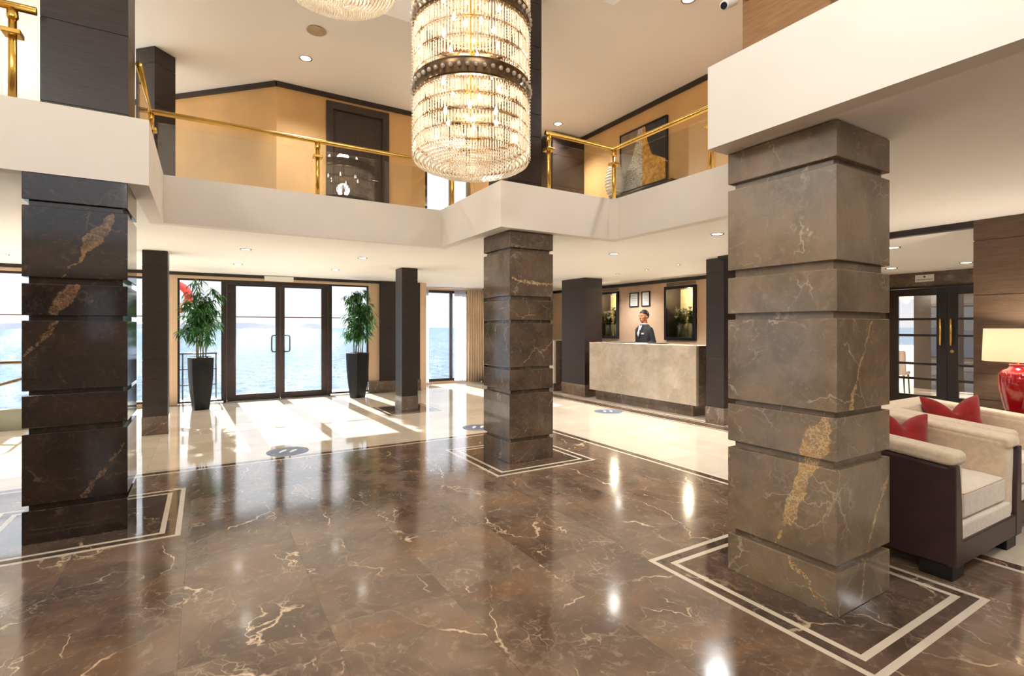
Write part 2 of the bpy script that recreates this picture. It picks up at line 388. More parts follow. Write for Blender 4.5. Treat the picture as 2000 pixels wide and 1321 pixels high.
# lower lounge ceiling and its dark edge beam
bm = BM(); box(bm, 7.01, 11, -6, 4.75, 2.44, 2.492); box(bm, 6.52, 7.01, 1.94, 4.75, 2.44, 2.492); box(bm, 6.52, 7.01, -6, .89, 2.44, 2.492)
setting('ceiling_lounge', bm, M['ceil_low'], 'lower cream ceiling in front of the black glazed doors', 'ceiling')
bm = BM(); box(bm, 6.43, 6.52, 1.93, 4.83, 2.43, 2.493)
setting('trim_2', bm, M['darkwood'], 'thin dark beam edge crossing the ceiling above the red lamp', 'trim')

# upper ceiling with the coffer
bm = BM()
for r in ((-6,-.35,4.57,11.36), (-.35,2.61,6.12,11.36), (2.61,6.6,4.55,11.36), (4.15,6.6,1.96,4.55), (2.52,6.6,-6,1.96), (-6,2.52,-6,-3.5), (-6,-4,-3.5,4.57)):
    box(bm, r[0], r[1], r[2], r[3], ZU, 6.62)
setting('ceiling_upper', bm, M['ceil_up'], 'cream upper ceiling above the balcony with a deep stepped recess', 'ceiling')
bm = BM(); box(bm, -6, 6.6, -6, 11.36, 6.62, 6.75)
setting('ceiling_recess', bm, M['ceil_up'], 'flat top of the ceiling recess the crystal chandeliers hang from', 'ceiling')

# sea side wall, lower level
WT = 2.38
holes = [(-5.9,-4.2,.06,WT), (-4.1,-2.4,.06,WT), (-2.3,-.76,.06,WT), (-.436,3.13,0,WT)]
wall('wall_back', 'y', 11.36, 11.56, -6, 4.3, 0, ZS, M['tanwall'], 'tan wall on the sea side around the glass doors', holes)
bm = BM(); box(bm, -6, 4.28, 11.325, 11.359, 2.435, ZS-.005); 
setting('trim_3', bm, M['darkwood'], 'dark timber strip along the ceiling above the glass entrance doors', 'trim')
def win(name, ax, c, u0, u1, z0, z1, label, mull=(), bars=(), w=.05, mat='frame', barmat='frame', d=.06, cat='window', glass='glass'):
    r = thing(name, label, cat, kind='structure')
    bm = BM()
    def bx(a, b, e, f, dd=d):
        if ax == 'y': box(bm, a, b, c-dd/2, c+dd/2, e, f)
        else: box(bm, c-dd/2, c+dd/2, a, b, e, f)
    bx(u0, u1, z0, z0+w); bx(u0, u1, z1-w, z1); bx(u0, u0+w, z0+w, z1-w); bx(u1-w, u1, z0+w, z1-w)
    for m_ in mull: bx(m_-w/2, m_+w/2, z0+w, z1-w)
    ob('window_frame', bm, M[mat], r)
    if bars:
        bm = BM()
        for b_ in bars: bx(u0+w, u1-w, b_-.008, b_+.008, .03)
        ob('glazing_bar', bm, M[barmat], r)
    bm = BM(); 
    if ax == 'y': box(bm, u0+w*.5, u1-w*.5, c-.004, c+.004, z0+w*.5, z1-w*.5)
    else: box(bm, c-.004, c+.004, u0+w*.5, u1-w*.5, z0+w*.5, z1-w*.5)
    ob('glass_pane', bm, M[glass], r)
    return r
M['rustbar'] = pbr('rust_brown_bar', sr(112, 62, 50), .5)
YD = 11.42
win('window_1', 'y', YD, -.436, .31, .02, WT, 'tall glazed sidelight behind the potted bamboo, left of the double doors', bars=(1.66,), w=.035, barmat='rustbar')
win('window_2', 'y', YD, 2.31, 3.13, .02, WT, 'tall glazed sidelight behind the potted bamboo, between doors and dark wall', bars=(1.66,), w=.035, barmat='rustbar')
for i, (a, b) in enumerate(((-2.3,-.76), (-4.1,-2.4), (-5.9,-4.2))):
    win('window_%d' % (3+i), 'y', YD, a, b, .06, WT, ('sea window beside the leftmost marble column', 'second sea window beyond the leftmost marble column', 'outermost sea window beyond the leftmost marble column')[i], bars=(1.66,), w=.04, barmat='rustbar')
# double entrance door
dr = thing('door_1', 'dark bronze framed double glass entrance doors opening to the sea', 'door', (0,0,0), kind='structure')
bm = BM(); y0, y1 = 11.36, 11.48
box(bm, .31, .37, y0, y1, 0, 2.38); box(bm, 2.25, 2.31, y0, y1, 0, 2.38); box(bm, .37, 2.25, y0, y1, 2.30, 2.38)
ob('door_frame', bm, M['frame'], dr, bevel=.004)
for s, (a, b, ga, gb, hx) in enumerate(((.373, 1.322, .527, 1.238, 1.16), (1.326, 2.247, 1.409, 2.13, 1.50))):
    bm = BM()
    box(bm, a, ga, 11.385, 11.445, .012, 2.297); box(bm, gb, b, 11.385, 11.445, .012, 2.297)
    box(bm, ga, gb, 11.385, 11.445, 2.27, 2.297); box(bm, ga, gb, 11.385, 11.445, .012, .13)
    lf = ob('door_leaf', bm, M['frame'], dr, bevel=.004)
    bm = BM(); box(bm, ga-.01, gb+.01, 11.411, 11.419, .12, 2.28); ob('door_pane', bm, M['glass'], lf)
    bm = BM(); box(bm, ga, gb, 11.40, 11.43, 1.651, 1.668); ob('glazing_bar', bm, M['rustbar'], lf)
    xe = 1.262 if s == 0 else 1.385
    bm = BM()
    pts = [(xe, 11.38, .96), (xe, 11.33, .96)] + [(xe+(hx-xe)*f, 11.33, .96-.0*f) for f in (.4, .75)] + [(hx+(xe-hx)*.06, 11.33, .975), (hx, 11.33, 1.0), (hx, 11.33, 1.25), (hx+(xe-hx)*.06, 11.33, 1.275)] + [(xe+(hx-xe)*f, 11.33, 1.29) for f in (.75, .4)] + [(xe, 11.33, 1.29), (xe, 11.38, 1.29)]
    tube(bm, pts, .014, 10); ob('door_handle', bm, M['black'], lf, smooth=True)
bm = BM(); box(bm, 1.02, 1.56, 11.24, 11.33, 2.385, 2.485)
tag(ob('door_sensor', bm, M['white'], bevel=.008), 'white sensor box above the entrance doors just under the ceiling', 'sensor')
bm = BM(); box(bm, .35, 2.27, 11.30, 11.55, -.011, .012); setting('trim_4', bm, M['steel'], 'metal threshold strip under the glass entrance doors', 'threshold')
# dark cladding right of the doors, window bay, far dark wall
def clad(bm, x0, x1, y0, y1, z0, z1, js, g=.007, dep=.006):
    zs = [z0] + [j for j in js if z0 < j < z1] + [z1]
    box(bm, x0+dep, x1-dep, y0+dep, y1-dep, z0, z1)
    for a, b in zip(zs[:-1], zs[1:]):
        box(bm, x0, x1, y0, y1, a+(g/2 if a != z0 else 0), b-(g/2 if b != z1 else 0))
JS = (.755, 1.01, 1.51, 1.765, 2.29)
bm = BM(); clad(bm, 3.36, 4.30, 11.27, 11.355, .25, ZS-.003, JS); setting('wall_cladding', bm, M['darkwood'], 'dark wood wall panels right of the entrance doors', 'wall panels')
bm = BM(); box(bm, 3.10, 4.31, 11.25, 11.355, 0, .25); setting('baseboard_back', bm, M['greymarble'], 'grey marble skirting under the dark wood panels beside the doors', 'skirting')
wall('wall_return', 'x', 4.3, 4.45, 11.27, 12.4, 0, ZS, M['tanwall'], 'short tan wall return beside the curtained window')
wall('wall_bay', 'y', 12.3, 12.45, 4.45, 6.44, 0, ZS, M['tanwall'], 'tan wall around the curtained sea window', [(4.62, 6.1, .05, 2.42)])
win('window_6', 'y', 12.36, 4.62, 6.1, .05, 2.42, 'narrow sea window between white sheers and beige drape', mull=(5.57,), w=.07)
bm = BM(); clad(bm, 6.44, 8.6, 12.1, 12.25, .25, ZS-.003, JS); box(bm, 6.44, 8.6, 12.08, 12.26, 0, .25, 1)
setting('wall_far', bm, [M['darkwood'], M['greymarble']], 'dark wood end wall behind the reception desks', 'wall')
# curtains
def curtain(name, x0, x1, y, z0, z1, n, amp, mat, label, cat, group=None):
    bm = BM(); N = n*8; rows = 6
    grid = []
    for j in range(rows+1):
        f = j/rows; z = z0+(z1-z0)*f; row = []
        for i in range(N+1):
            a = i/N; sp = (x1-x0)*(1+.05*(1-f)); x = (x0+x1)/2 + (a-.5)*sp
            row.append(bm.verts.new((x, y + amp*(1-.25*f)*math.sin(a*n*2*PI) + .006*math.sin(a*13+j*1.3), z)))
        grid.append(row)
    for j in range(rows):
        for i in range(N): bm.faces.new((grid[j][i], grid[j][i+1], grid[j+1][i+1], grid[j+1][i]))
    o = ob(name, bm, mat, smooth=True)
    s = o.modifiers.new('thick', 'SOLIDIFY'); s.thickness = .003
    return tag(o, label, cat, group)
curtain('sheer_curtain', 4.56, 4.88, 12.2, .02, 2.44, 5, .03, M['sheer'], 'white sheer curtain hanging left of the narrow sea window', 'curtain')
curtain('sheer_curtain', 5.60, 5.93, 12.2, .02, 2.44, 5, .03, M['sheer'], 'white sheer curtain hanging beside the beige drape', 'curtain')
curtain('drape', 5.93, 6.42, 12.13, .02, 2.45, 7, .04, M['drape'], 'full length beige drape gathered beside the dark end wall', 'curtain')
bm = BM(); tube(bm, [(4.5, 12.17, 2.465), (6.43, 12.17, 2.465)], .014, 8)
tag(ob('curtain_rail', bm, M['white'], smooth=True), 'slim white curtain rail above the narrow sea window', 'curtain rail')

# reception wall with two flower niches
NZ0, NZ1 = 1.21, 2.30
NI = [(6.98, 7.74), (9.25, 10.01)]
wall('wall_reception', 'x', 8.6, 8.72, 4.75, 12.25, 0, ZS, M['tanwall'], 'peach wallpapered wall behind the reception desk', [(a, b, NZ0, NZ1) for a, b in NI])
bm = BM(); box(bm, 8.55, 8.6, 4.75, 12.08, 2.425, ZS-.004); setting('trim_5', bm, M['darkwood'], 'dark cornice strip on top of the reception wall', 'trim')
wall('wall_side', 'y', 4.75, 4.9, 8.72, 11.0, 0, ZS, M['tanwall'], 'side wall between reception and the lounge doors')
# lounge wall with black french doors
YA, YB, ZDoor = 2.74, 4.58, 2.19
wall('wall_lounge', 'x', 11.0, 11.15, -6, 4.9, 0, ZS, M['greymarble'], 'brown marble wall around the black glazed doors', [(YA, YB, 0, ZDoor)])
fd = thing('door_2', 'black glazed double doors with brass handles under a marble lintel', 'door', kind='structure')
bm = BM(); x0, x1 = 10.98, 11.12
box(bm, x0, x1, YA, YA+.04, 0, ZDoor); box(bm, x0, x1, YB-.04, YB, 0, ZDoor); box(bm, x0, x1, YA+.04, YB-.04, ZDoor-.035, ZDoor)
ob('door_frame', bm, M['blackframe'], fd, bevel=.004)
for s, (a, b) in enumerate(((YA+.043, 3.657), (3.661, YB-.043))):
    bm = BM(); st = .15
    zt_, zb_ = ZDoor-.04, .02
    box(bm, 11.0, 11.05, a, a+st, zb_, zt_); box(bm, 11.0, 11.05, b-st, b, zb_, zt_); box(bm, 11.0, 11.05, a+st, b-st, zt_-.13, zt_); box(bm, 11.0, 11.05, a+st, b-st, zb_, .24)
    for zz in (1.60, 1.31, .80, .53): box(bm, 11.0, 11.05, a+st, b-st, zz-.022, zz+.022)
    lf = ob('door_leaf', bm, M['blackframe'], fd, bevel=.003)
    bm = BM(); box(bm, 11.022, 11.028, a+st-.01, b-st+.01, .23, zt_-.12); ob('door_pane', bm, M['doorglass'], lf)
    hy = b-.07 if s == 0 else a+.07
    bm = BM(); tube(bm, [(10.93, hy, 1.14), (10.93, hy, 1.60)], .016, 12)
    for zz in (1.18, 1.56): tube(bm, [(10.93, hy, zz), (11.0, hy, zz)], .011, 10)
    ob('door_handle', bm, M['brass'], lf, smooth=True)
    if s == 0:
        bm = BM(); tube(bm, [(10.985, hy, 1.04), (11.0, hy, 1.04)], .028, 16); ob('door_lock', bm, M['brass'], lf)
sg = thing('wall_sign', 'small white plaque on the marble lintel above the black doors', 'sign', (11.0, 4.0, 2.33))
bm = BM(); box(bm, -.012, -.001, -.16, .12, -.062, .062); ob('sign_plate', bm, M['white'], sg, bevel=.002)
M['ink'] = pbr('dark_print', sr(90, 84, 78), .6)
bm = BM()
for k in range(9): box(bm, -.0145, -.012, .095-.027*k-.018, .095-.027*k, -.03, -.018)
ob('sign_print', bm, M['ink'], sg)
bm = BM(); ball(bm, (-.013, -.02, .025), .018, 8, 6, (.15, 1, 1)); ob('sign_emblem', bm, M['ink'], sg)
# room behind the black doors
bm = BM(); box(bm, 11.15, 17, -2, 9, -.2, 0); setting('floor_dining', bm, M['cream'], 'pale stone floor of the dining room behind the black doors', 'floor')
bm = BM(); box(bm, 11.15, 17, -2, 9, 2.6, 2.7); setting('ceiling_dining', bm, M['ceil_low'], 'white ceiling of the dining room behind the black doors', 'ceiling')
wall('wall_dining', 'x', 17, 17.15, -2, 9, 0, 2.6, M['plaster'], 'far wall of the dining room behind the black doors', [(6.2, 8.8, .9, 2.3), (2.3, 4.3, .9, 2.2)])
win('window_7', 'x', 17.05, 6.2, 8.8, .9, 2.3, 'bright dining room window seen through the black doors', mull=(7.5,), mat='white')
win('window_8', 'x', 17.05, 2.3, 4.3, .9, 2.2, 'second dining room window seen through the black doors', mull=(3.3,), mat='white')
bm = BM(); box(bm, 14.6, 15.3, 4.2, 5.5, 0, 2.6); setting('wall_dining_pier', bm, M['blackframe'], 'dark square pier inside the dining room', 'pier')
# walls behind the camera with big windows, and the left side
wall('wall_left', 'x', -6.15, -6, -6, 11.56, 0, 6.75, M['plaster'], 'left wall of the lobby with tall windows', [(6, 10.8, .1, 2.4), (-5, -2, 3.2, 5.2), (5.5, 10.8, 3.0, 5.2)])
wall('wall_front', 'y', -6.15, -6, -6.15, 11.15, 0, 6.75, M['plaster'], 'lobby wall behind the viewpoint with windows', [(-2.4, -1.8, 1.1, 2.4), (5, 9, .4, 2.4), (-4, 2, 3.4, 5.2)])
for i, (ax, c, u0, u1, z0, z1) in enumerate((('x',-6.08,6,10.8,.1,2.4), ('x',-6.08,-5,-2,3.2,5.2), ('x',-6.08,5.5,10.8,3.0,5.2), ('y',-6.08,-2.4,-1.8,1.1,2.4), ('y',-6.08,5,9,.4,2.4), ('y',-6.08,-4,2,3.4,5.2))):
    win('window_%d' % (9+i), ax, c, u0, u1, z0, z1, 'window in the lobby wall outside the view', mull=((u0+u1)/2,))
# upper storey walls
UZ = 2.93
wall('wall_upper_back', 'y', 8.67, 8.82, .956, 6.6, UZ, ZU, M['amber'], 'amber papered upper wall holding the dark door', [(1.69, 2.73, UZ, 5.15), (3.40, 4.32, UZ, 5.2)])
L = 3.45; q = math.sqrt(.5)
bm = BM(); a0 = (.956, 8.67); a1 = (.956-L*q, 8.67+L*q)
prism(bm, [a0, a1, (a1[0]+.1, a1[1]+.1), (a0[0]+.1, a0[1]+.15)], UZ, ZU); setting('wall_diagonal', bm, M['amber'], 'angled amber papered wall above the balcony, left of the dark door', 'wall')
wall('wall_upper_right', 'x', 6.52, 6.65, -6, 11.5, UZ, ZU, M['amber'], 'amber papered upper wall behind the glass balustrade and artwork')
wall('wall_upper_sea', 'y', 11.36, 11.5, -6, 6.6, ZS+.44, 6.75, M['plaster'], 'upper storey sea side wall with wide windows', [(-5.8, -1.7, 3.05, 5.2), (3.0, 6.0, 3.05, 5.2)])
win('window_18', 'y', 11.42, -5.8, -1.7, 3.05, 5.2, 'wide upper storey window left of the angled wall', mull=(-4.4, -3.1))
win('window_19', 'y', 11.42, 3.0, 6.0, 3.05, 5.2, 'upper storey sea window behind the balcony corridor', mull=(4.5,))
M['bluetrim'] = pbr('blue_grey_frame', sr(92, 112, 150), .4)
win('window_20', 'y', 8.74, 3.40, 4.32, 2.95, 5.2, 'bright upper window seen under the crystal chandelier', mull=(3.93,), mat='frame', w=.06)
bm = BM()
box(bm, .956, 6.52, 8.62, 8.67, ZU-.07, ZU-.003); box(bm, 6.47, 6.52, -6, 8.62, ZU-.07, ZU-.003)
e = .05; prism(bm, [a0, a1, (a1[0]-e*q, a1[1]-e*q), (a0[0]-e*.414, a0[1]-e)], ZU-.07, ZU-.003)
setting('trim_6', bm, M['darkwood'], 'dark cornice around the top of the amber upper walls', 'trim')
ud = thing('door_3', 'dark wooden door in a dark frame on the upper amber wall', 'door', kind='structure')
bm = BM(); box(bm, 1.69, 1.80, 8.63, 8.78, UZ, 5.15); box(bm, 2.62, 2.73, 8.63, 8.78, UZ, 5.15); box(bm, 1.80, 2.62, 8.63, 8.78, 5.03, 5.15); ob('door_frame', bm, M['doorwood'], ud, bevel=.006)
bm = BM(); box(bm, 1.803, 2.617, 8.69, 8.74, UZ+.01, 5.027); lf = ob('door_leaf', bm, M['doorwood'], ud)
bm = BM(); tube(bm, [(2.55, 8.69, 3.95), (2.55, 8.64, 3.95), (2.44, 8.64, 3.95)], .01, 8); ob('door_handle', bm, M['steel'], lf, smooth=True)
bm = BM(); clad(bm, 5.75, 6.515, 8.0, 8.61, UZ+.003, ZU-.08, (3.6, 4.2, 4.8)); setting('wall_panel_upper', bm, M['darkwood'], 'dark wood clad corner block at the end of the upper corridor', 'wall panels')
bm = BM()
for r in ((-4.12,-.5,4.70,8.6), (-.5,6.5,6.26,8.6), (2.75,6.5,4.69,6.26), (4.29,6.5,1.86,4.69)): box(bm, r[0], r[1], r[2], r[3], 2.931, 2.94)
M['carpet'] = pbr('upper_carpet', sr(206, 190, 168), .9, var=.04, vscale=20)
setting('floor_upper', bm, M['carpet'], 'carpeted upper corridor floor behind the balustrade', 'floor')

# ------------------------------------------------------------------ outside
t = NT('sunlit_sea'); p = t.pos()
far = t.vmath('LENGTH', p).outputs['Value']
n1 = t.noise(t.vmath('MULTIPLY', p, (1., .6, 1.)).outputs[0], 1.1, 6, .65); n2 = t.noise(p, .28, 4, .6); n3 = t.noise(t.vmath('MULTIPLY', p, (1., .3, 1.)).outputs[0], .02, 5, .6)
n4 = t.noise(t.vmath('MULTIPLY', p, (1., .7, 1.)).outputs[0], 3.4, 3, .6)
hgt = t.math('ADD', t.math('MULTIPLY_ADD', n2, 1.2, t.math('MULTIPLY', n1, .45)), t.math('MULTIPLY', n4, .16))
b1 = t.n('ShaderNodeBump', None, Strength=1.0, Distance=1.0, Height=hgt).outputs[0]
c = t.mix(t.step(n1, .35, .65), sr(72, 86, 98), sr(98, 112, 123))
c = t.mix(t.math('MULTIPLY', t.step(n3, .4, .65), .35), c, sr(96, 118, 134))
df = t.n('ShaderNodeBsdfDiffuse', None, Color=c, Normal=b1)
gl = t.n('ShaderNodeBsdfGlossy', None, Color=(1,1,1,1), Roughness=.05, Normal=b1)
M['sea'] = t.surf(t.n('ShaderNodeMixShader', None, i0=.10, i1=df, i2=gl))
bm = BM()
ysea = [12.9, 20, 40, 80, 200, 600, 2000, 9000]; 
prev = None
for yy in ysea:
    w = 60+yy*3.0; row = [bm.verts.new((-w+2*w*i/8, yy, -3.0)) for i in range(9)]
    if prev:
        for i in range(8): bm.faces.new((prev[i], prev[i+1], row[i+1], row[i]))
    prev = row
setting('sea', bm, M['sea'], 'glittering blue sea stretching to the horizon behind the glass doors', 'sea')
def ridge(bm, pts, base=-3.5, thick=260):
    top = [Vector(p) for p in pts]
    rs = []
    for p in top:
        d = Vector((p.x, p.y, 0)).normalized()
        rs.append([(p - d*thick*.03) * 1.0 + Vector((0,0,base-p.z)), p, p + d*thick + Vector((0,0,base-p.z))])
    rings(bm, rs, cap=False, close=False)
bm = BM()
def hillpts(px0, px1, D, hf, n=40):
    out = []
    for i in range(n+1):
        px = px0+(px1-px0)*i/n; r = ray(px); out.append((r.x*D, r.y*D, H + hf(px, i/n)*D/995))
    return out
def hf1(px, f):
    h = 2.6 + 5.5*math.exp(-((px-606)/17)**2) + 4.0*math.exp(-((px-505)/40)**2) + 3.5*math.exp(-((px-470)/30)**2) + 5*math.exp(-((px-420)/45)**2)
    return h*min(1, max(0, (668-px)/30)) + 1.2*mnoise.noise((px*.08, 3, 1))*max(0, min(1, (660-px)/30))
ridge(bm, hillpts(300, 668, 2600, hf1, 70))
ridge(bm, hillpts(-500, 320, 2300, lambda px, f: 7+4*mnoise.noise((px*.012, 1, 0))+2*mnoise.noise((px*.05, 5, 0)), 60))
M['hill'] = pbr('hazy_hills', sr(186, 182, 202), .9, var=.04, vscale=.01)  # pale lavender base colour stands in for distance haze
setting('hills', bm, M['hill'], 'low hazy hills on the horizon across the sea', 'hills')
bm = BM(); box(bm, -6.2, 6.6, 11.57, 12.5, -.4, -.03)
M['terrace'] = pbr('pale_terrace_stone', sr(200, 192, 184), .6, var=.05)
setting('terrace_floor', bm, M['terrace'], 'narrow pale stone ledge outside the glass doors', 'terrace')
# black metal railing outside the left sidelight
rl = thing('terrace_railing', 'black metal railing outside behind the taller potted bamboo', 'railing')
bm = BM(); tube(bm, [(-.46, 12.2, .92), (.22, 12.2, .92)], .016, 8); ob('top_rail', bm, M['black'], rl, smooth=True)
bm = BM(); 
for zz in (.28, .60): tube(bm, [(-.46, 12.2, zz), (.22, 12.2, zz)], .010, 8)
ob('cross_rail', bm, M['black'], rl, smooth=True)
for xx in (-.44, -.38, .20): 
    bm = BM(); tube(bm, [(xx, 12.2, -.03), (xx, 12.2, .92)], .014, 8); ob('post', bm, M['black'], rl, smooth=True)
# red lifebuoy on its post outside
lb = thing('lifebuoy', 'red lifebuoy hanging outside the left sidelight', 'lifebuoy', (-.56, 12.3, 2.06))
bm = BM(); pts = [(.0+.0, 0, 0)]
R_, r_ = .28, .075
rs = []
for i in range(28):
    a = 2*PI*i/28; rs.append([((R_+r_*math.cos(b*2*PI/10))*math.cos(a), r_*math.sin(b*2*PI/10), (R_+r_*math.cos(b*2*PI/10))*math.sin(a)) for b in range(10)])
rs.append(rs[0]); rings(bm, rs, cap=False); bmesh.ops.remove_doubles(bm, verts=bm.verts[:], dist=1e-5)
ob('ring', bm, pbr('lifebuoy_red', sr(190, 34, 36), .5), lb, smooth=True)
bm = BM(); tube(bm, [(.0, .09, -2.09), (.0, .09, .38)], .02, 8); ob('post', bm, M['steel'], lb, smooth=True)
# stairwell curb and brass rails left of the first column
sr_ = thing('stair_rail', 'bronze stair handrail in front of the sea window beside the dark marble column', 'handrail')
bm = BM(); tube(bm, [(-5.0, 9.9, .95), (-2.02, 9.9, .95)], .022, 10); ob('handrail', bm, M['darkbrass'], sr_, smooth=True)
bm = BM(); tube(bm, [(-3.9, 10.1, .20), (-2.02, 10.1, .78)], .022, 10); ob('sloping_handrail', bm, M['darkbrass'], sr_, smooth=True)
for xx in (-2.03, -3.6):
    bm = BM(); tube(bm, [(xx, 9.9, .0), (xx, 9.9, .95)], .02, 10); ob('post', bm, M['steel'], sr_, smooth=True)
bm = BM(); box(bm, -5.0, -2.10, 9.75, 9.87, 0, .30); M['curb'] = pbr('olive_grey_curb', sr(150, 150, 132), .3)
tag(ob('stair_curb', bm, M['curb'], bevel=.004), 'low olive grey curb at the stairwell beneath the bronze handrail', 'curb')

# world: sky bright above, near white at the horizon
w = bpy.data.worlds.new('world'); SC.world = w; w.use_nodes = True; nt = w.node_tree; nt.nodes.clear()
o_ = nt.nodes.new('ShaderNodeOutputWorld'); bg = nt.nodes.new('ShaderNodeBackground'); tc = nt.nodes.new('ShaderNodeTexCoord'); sx = nt.nodes.new('ShaderNodeSeparateXYZ')
rp = nt.nodes.new('ShaderNodeValToRGB'); nt.links.new(tc.outputs['Generated'], sx.inputs[0]); nt.links.new(sx.outputs[2], rp.inputs[0])
el = rp.color_ramp.elements
el[0].position = 0.0; el[0].color = (.88, .90, .95, 1); el[1].position = .12; el[1].color = (.90, .95, 1.04, 1)
e2 = el.new(.32); e2.color = (1.9, 2.0, 2.1, 1); e3 = el[-1] if el[-1].position > .9 else el.new(1.0); e3.color = (2.6, 2.9, 3.3, 1)
nt.links.new(rp.outputs[0], bg.inputs[0]); bg.inputs[1].default_value = .88; nt.links.new(bg.outputs[0], o_.inputs[0])
# ------------------------------------------------------------------ columns
BZ = ((0,.222), (.259,.735), (.776,.995), (1.024,1.496), (1.532,1.745), (1.79,2.268), (2.306,ZS-.006))
def marble_column(c, mat, label):
    x0, x1, y0, y1 = c
    r = thing('marble_column', label, 'column', ((x0+x1)/2, (y0+y1)/2, 0), kind='thing')
    hx, hy = (x1-x0)/2, (y1-y0)/2
    bm = BM(); box(bm, -hx+.03, hx-.03, -hy+.03, hy-.03, 0, ZS-.006); ob('core', bm, mat, r)
    for a, b in BZ:
        bm = BM(); box(bm, -hx, hx, -hy, hy, a, b); ob('marble_block', bm, mat, r, bevel=.004, seg=2)
    return r
marble_column(C1, M['m1'], 'big square column of banded brown marble with golden veins, beside the armchair')
marble_column(C2, M['m2'], 'square column of banded brown marble in front of the dark wood pillar and desk')
marble_column(C3, M['m3'], 'nearly black brown banded marble column at the left edge of the lobby')
def wood_pillar(c, label, z0=0, z1=ZS-.005, js=JS, mat='darkwood', plinth=.25, rz=0, sill=None):
    x0, x1, y0, y1 = c; hx, hy = (x1-x0)/2, (y1-y0)/2
    r = thing('wood_clad_pillar', label, 'pillar', ((x0+x1)/2, (y0+y1)/2, z0), rz, kind='thing')
    bm = BM(); clad(bm, -hx, hx, -hy, hy, plinth, z1-z0, js); ob('wood_panelling', bm, M[mat], r)
    if plinth:
        bm = BM(); box(bm, -hx-.008, hx+.008, -hy-.008, hy+.008, 0, plinth); ob('marble_plinth', bm, M['greymarble'], r, bevel=.003)
    return r
wood_pillar(L1, 'slim dark wood pillar between the dark marble column and the taller potted bamboo')
wood_pillar(L2, 'slim dark wood pillar standing alone right of the glass entrance doors')
wood_pillar(D1, 'broad dark wood pillar touching the far end of the reception desk')
wood_pillar(D2, 'dark wood pillar at the near desk end, partly behind the big marble column')
wood_pillar(D3, 'wide brown wood clad pillar behind the red table lamp', mat='midwood')
UJ = (.10, .62, .87, 1.37, 1.62, 2.1)
wood_pillar((-.975, -.485, 4.70, 5.13), 'black brown wood pillar on the balcony above the dark marble column', z0=2.945, z1=ZU-.003, js=(.08, .66, 1.12, 1.6, 2.0), plinth=0)
wood_pillar((2.79, 3.22, 4.70, 5.14), 'dark wood pillar on the balcony right behind the hanging crystal chandelier', z0=2.945, z1=ZU-.003, js=UJ, plinth=0)
wood_pillar((2.76, 3.22, 1.40, 1.90), 'brown wood pillar on the balcony above the big golden veined column', z0=2.94, z1=ZU-.003, js=(.12, .66, 1.12, 1.6), mat='warmwood', plinth=0)
c45 = ray(302)*6.9; cx, cy = c45.x, c45.y
wood_pillar((cx-.16, cx+.16, cy+.226-.16, cy+.226+.16), 'dark wood pillar set at an angle on the balcony beside the amber wall', z0=2.945, z1=ZU-.003, js=(.6, 1.05, 1.55, 2.1), plinth=0, rz=PI/4)

# ------------------------------------------------------------------ brass balustrades
RZ = 3.60
def railing(label, path, posts, glass, z=RZ):
    r = thing('brass_balustrade', label, 'balustrade', (path[0][0], path[0][1], ZT))
    ox, oy = path[0]
    P = lambda x, y, zz: (x-ox, y-oy, zz-ZT)
    bm = BM(); tube(bm, [P(x, y, z) for x, y in path], .026, 12); 
    for x, y in path[1:-1]: ball(bm, P(x, y, z), .027, 12, 8)
    ob('handrail', bm, M['brass'], r, smooth=True)
    for (x, y) in posts:
        bm = BM(); tube(bm, [P(x, y, ZT-.035), P(x, y, z-.01)], .023, 12); tube(bm, [P(x, y, z-.09), P(x, y, z-.075), P(x, y, z-.03)], [.024, .032, .030], 12)
        p_ = ob('post', bm, M['brass'], r, smooth=True)
        bm = BM(); box(bm, x-ox-.05, x-ox+.05, y-oy-.05, y-oy+.05, z-ZT-.20, z-ZT-.165); ob('glass_clamp', bm, M['brass'], p_, bevel=.006)
    for (x0, y0), (x1, y1) in glass:
        bm = BM(); d = Vector((x1-x0, y1-y0, 0)).normalized(); n = Vector((-d.y, d.x, 0))*.005
        pts = [(x0-ox-n.x, y0-oy-n.y), (x1-ox-n.x, y1-oy-n.y), (x1-ox+n.x, y1-oy+n.y), (x0-ox+n.x, y0-oy+n.y)]
        prism(bm, pts, -.035, 3.50-ZT); ob('glass_panel', bm, M['railglass'], r)
railing('brass and glass balustrade left of the black brown balcony pillar', [(-3.95, 4.64), (-.98, 4.64)], [(-1.10, 4.64), (-2.9, 4.64)], [((-2.85, 4.64), (-1.15, 4.64)), ((-3.9, 4.64), (-2.95, 4.64))])
railing('long brass and glass balustrade in front of the angled amber wall and upper door', [(-.46, 5.14), (-.46, 6.19), (2.68, 6.19), (2.68, 5.20)], [(-.46, 6.19), (1.115, 6.19), (2.68, 5.9)],
        [((-.46, 5.16), (-.46, 6.12)), ((-.40, 6.19), (1.06, 6.19)), ((1.17, 6.19), (2.60, 6.19)), ((2.68, 6.1), (2.68, 5.96)), ((2.68, 5.84), (2.68, 5.3))])
railing('brass and glass balustrade turning a corner in front of the artwork and console', [(3.22, 4.62), (4.22, 4.62), (4.22, 1.92), (3.24, 1.90)], [(3.262, 4.62), (4.22, 4.62), (4.22, 3.245), (4.22, 1.95)],
        [((3.31, 4.62), (4.16, 4.62)), ((4.22, 4.56), (4.22, 3.30)), ((4.22, 3.19), (4.22, 2.0))])

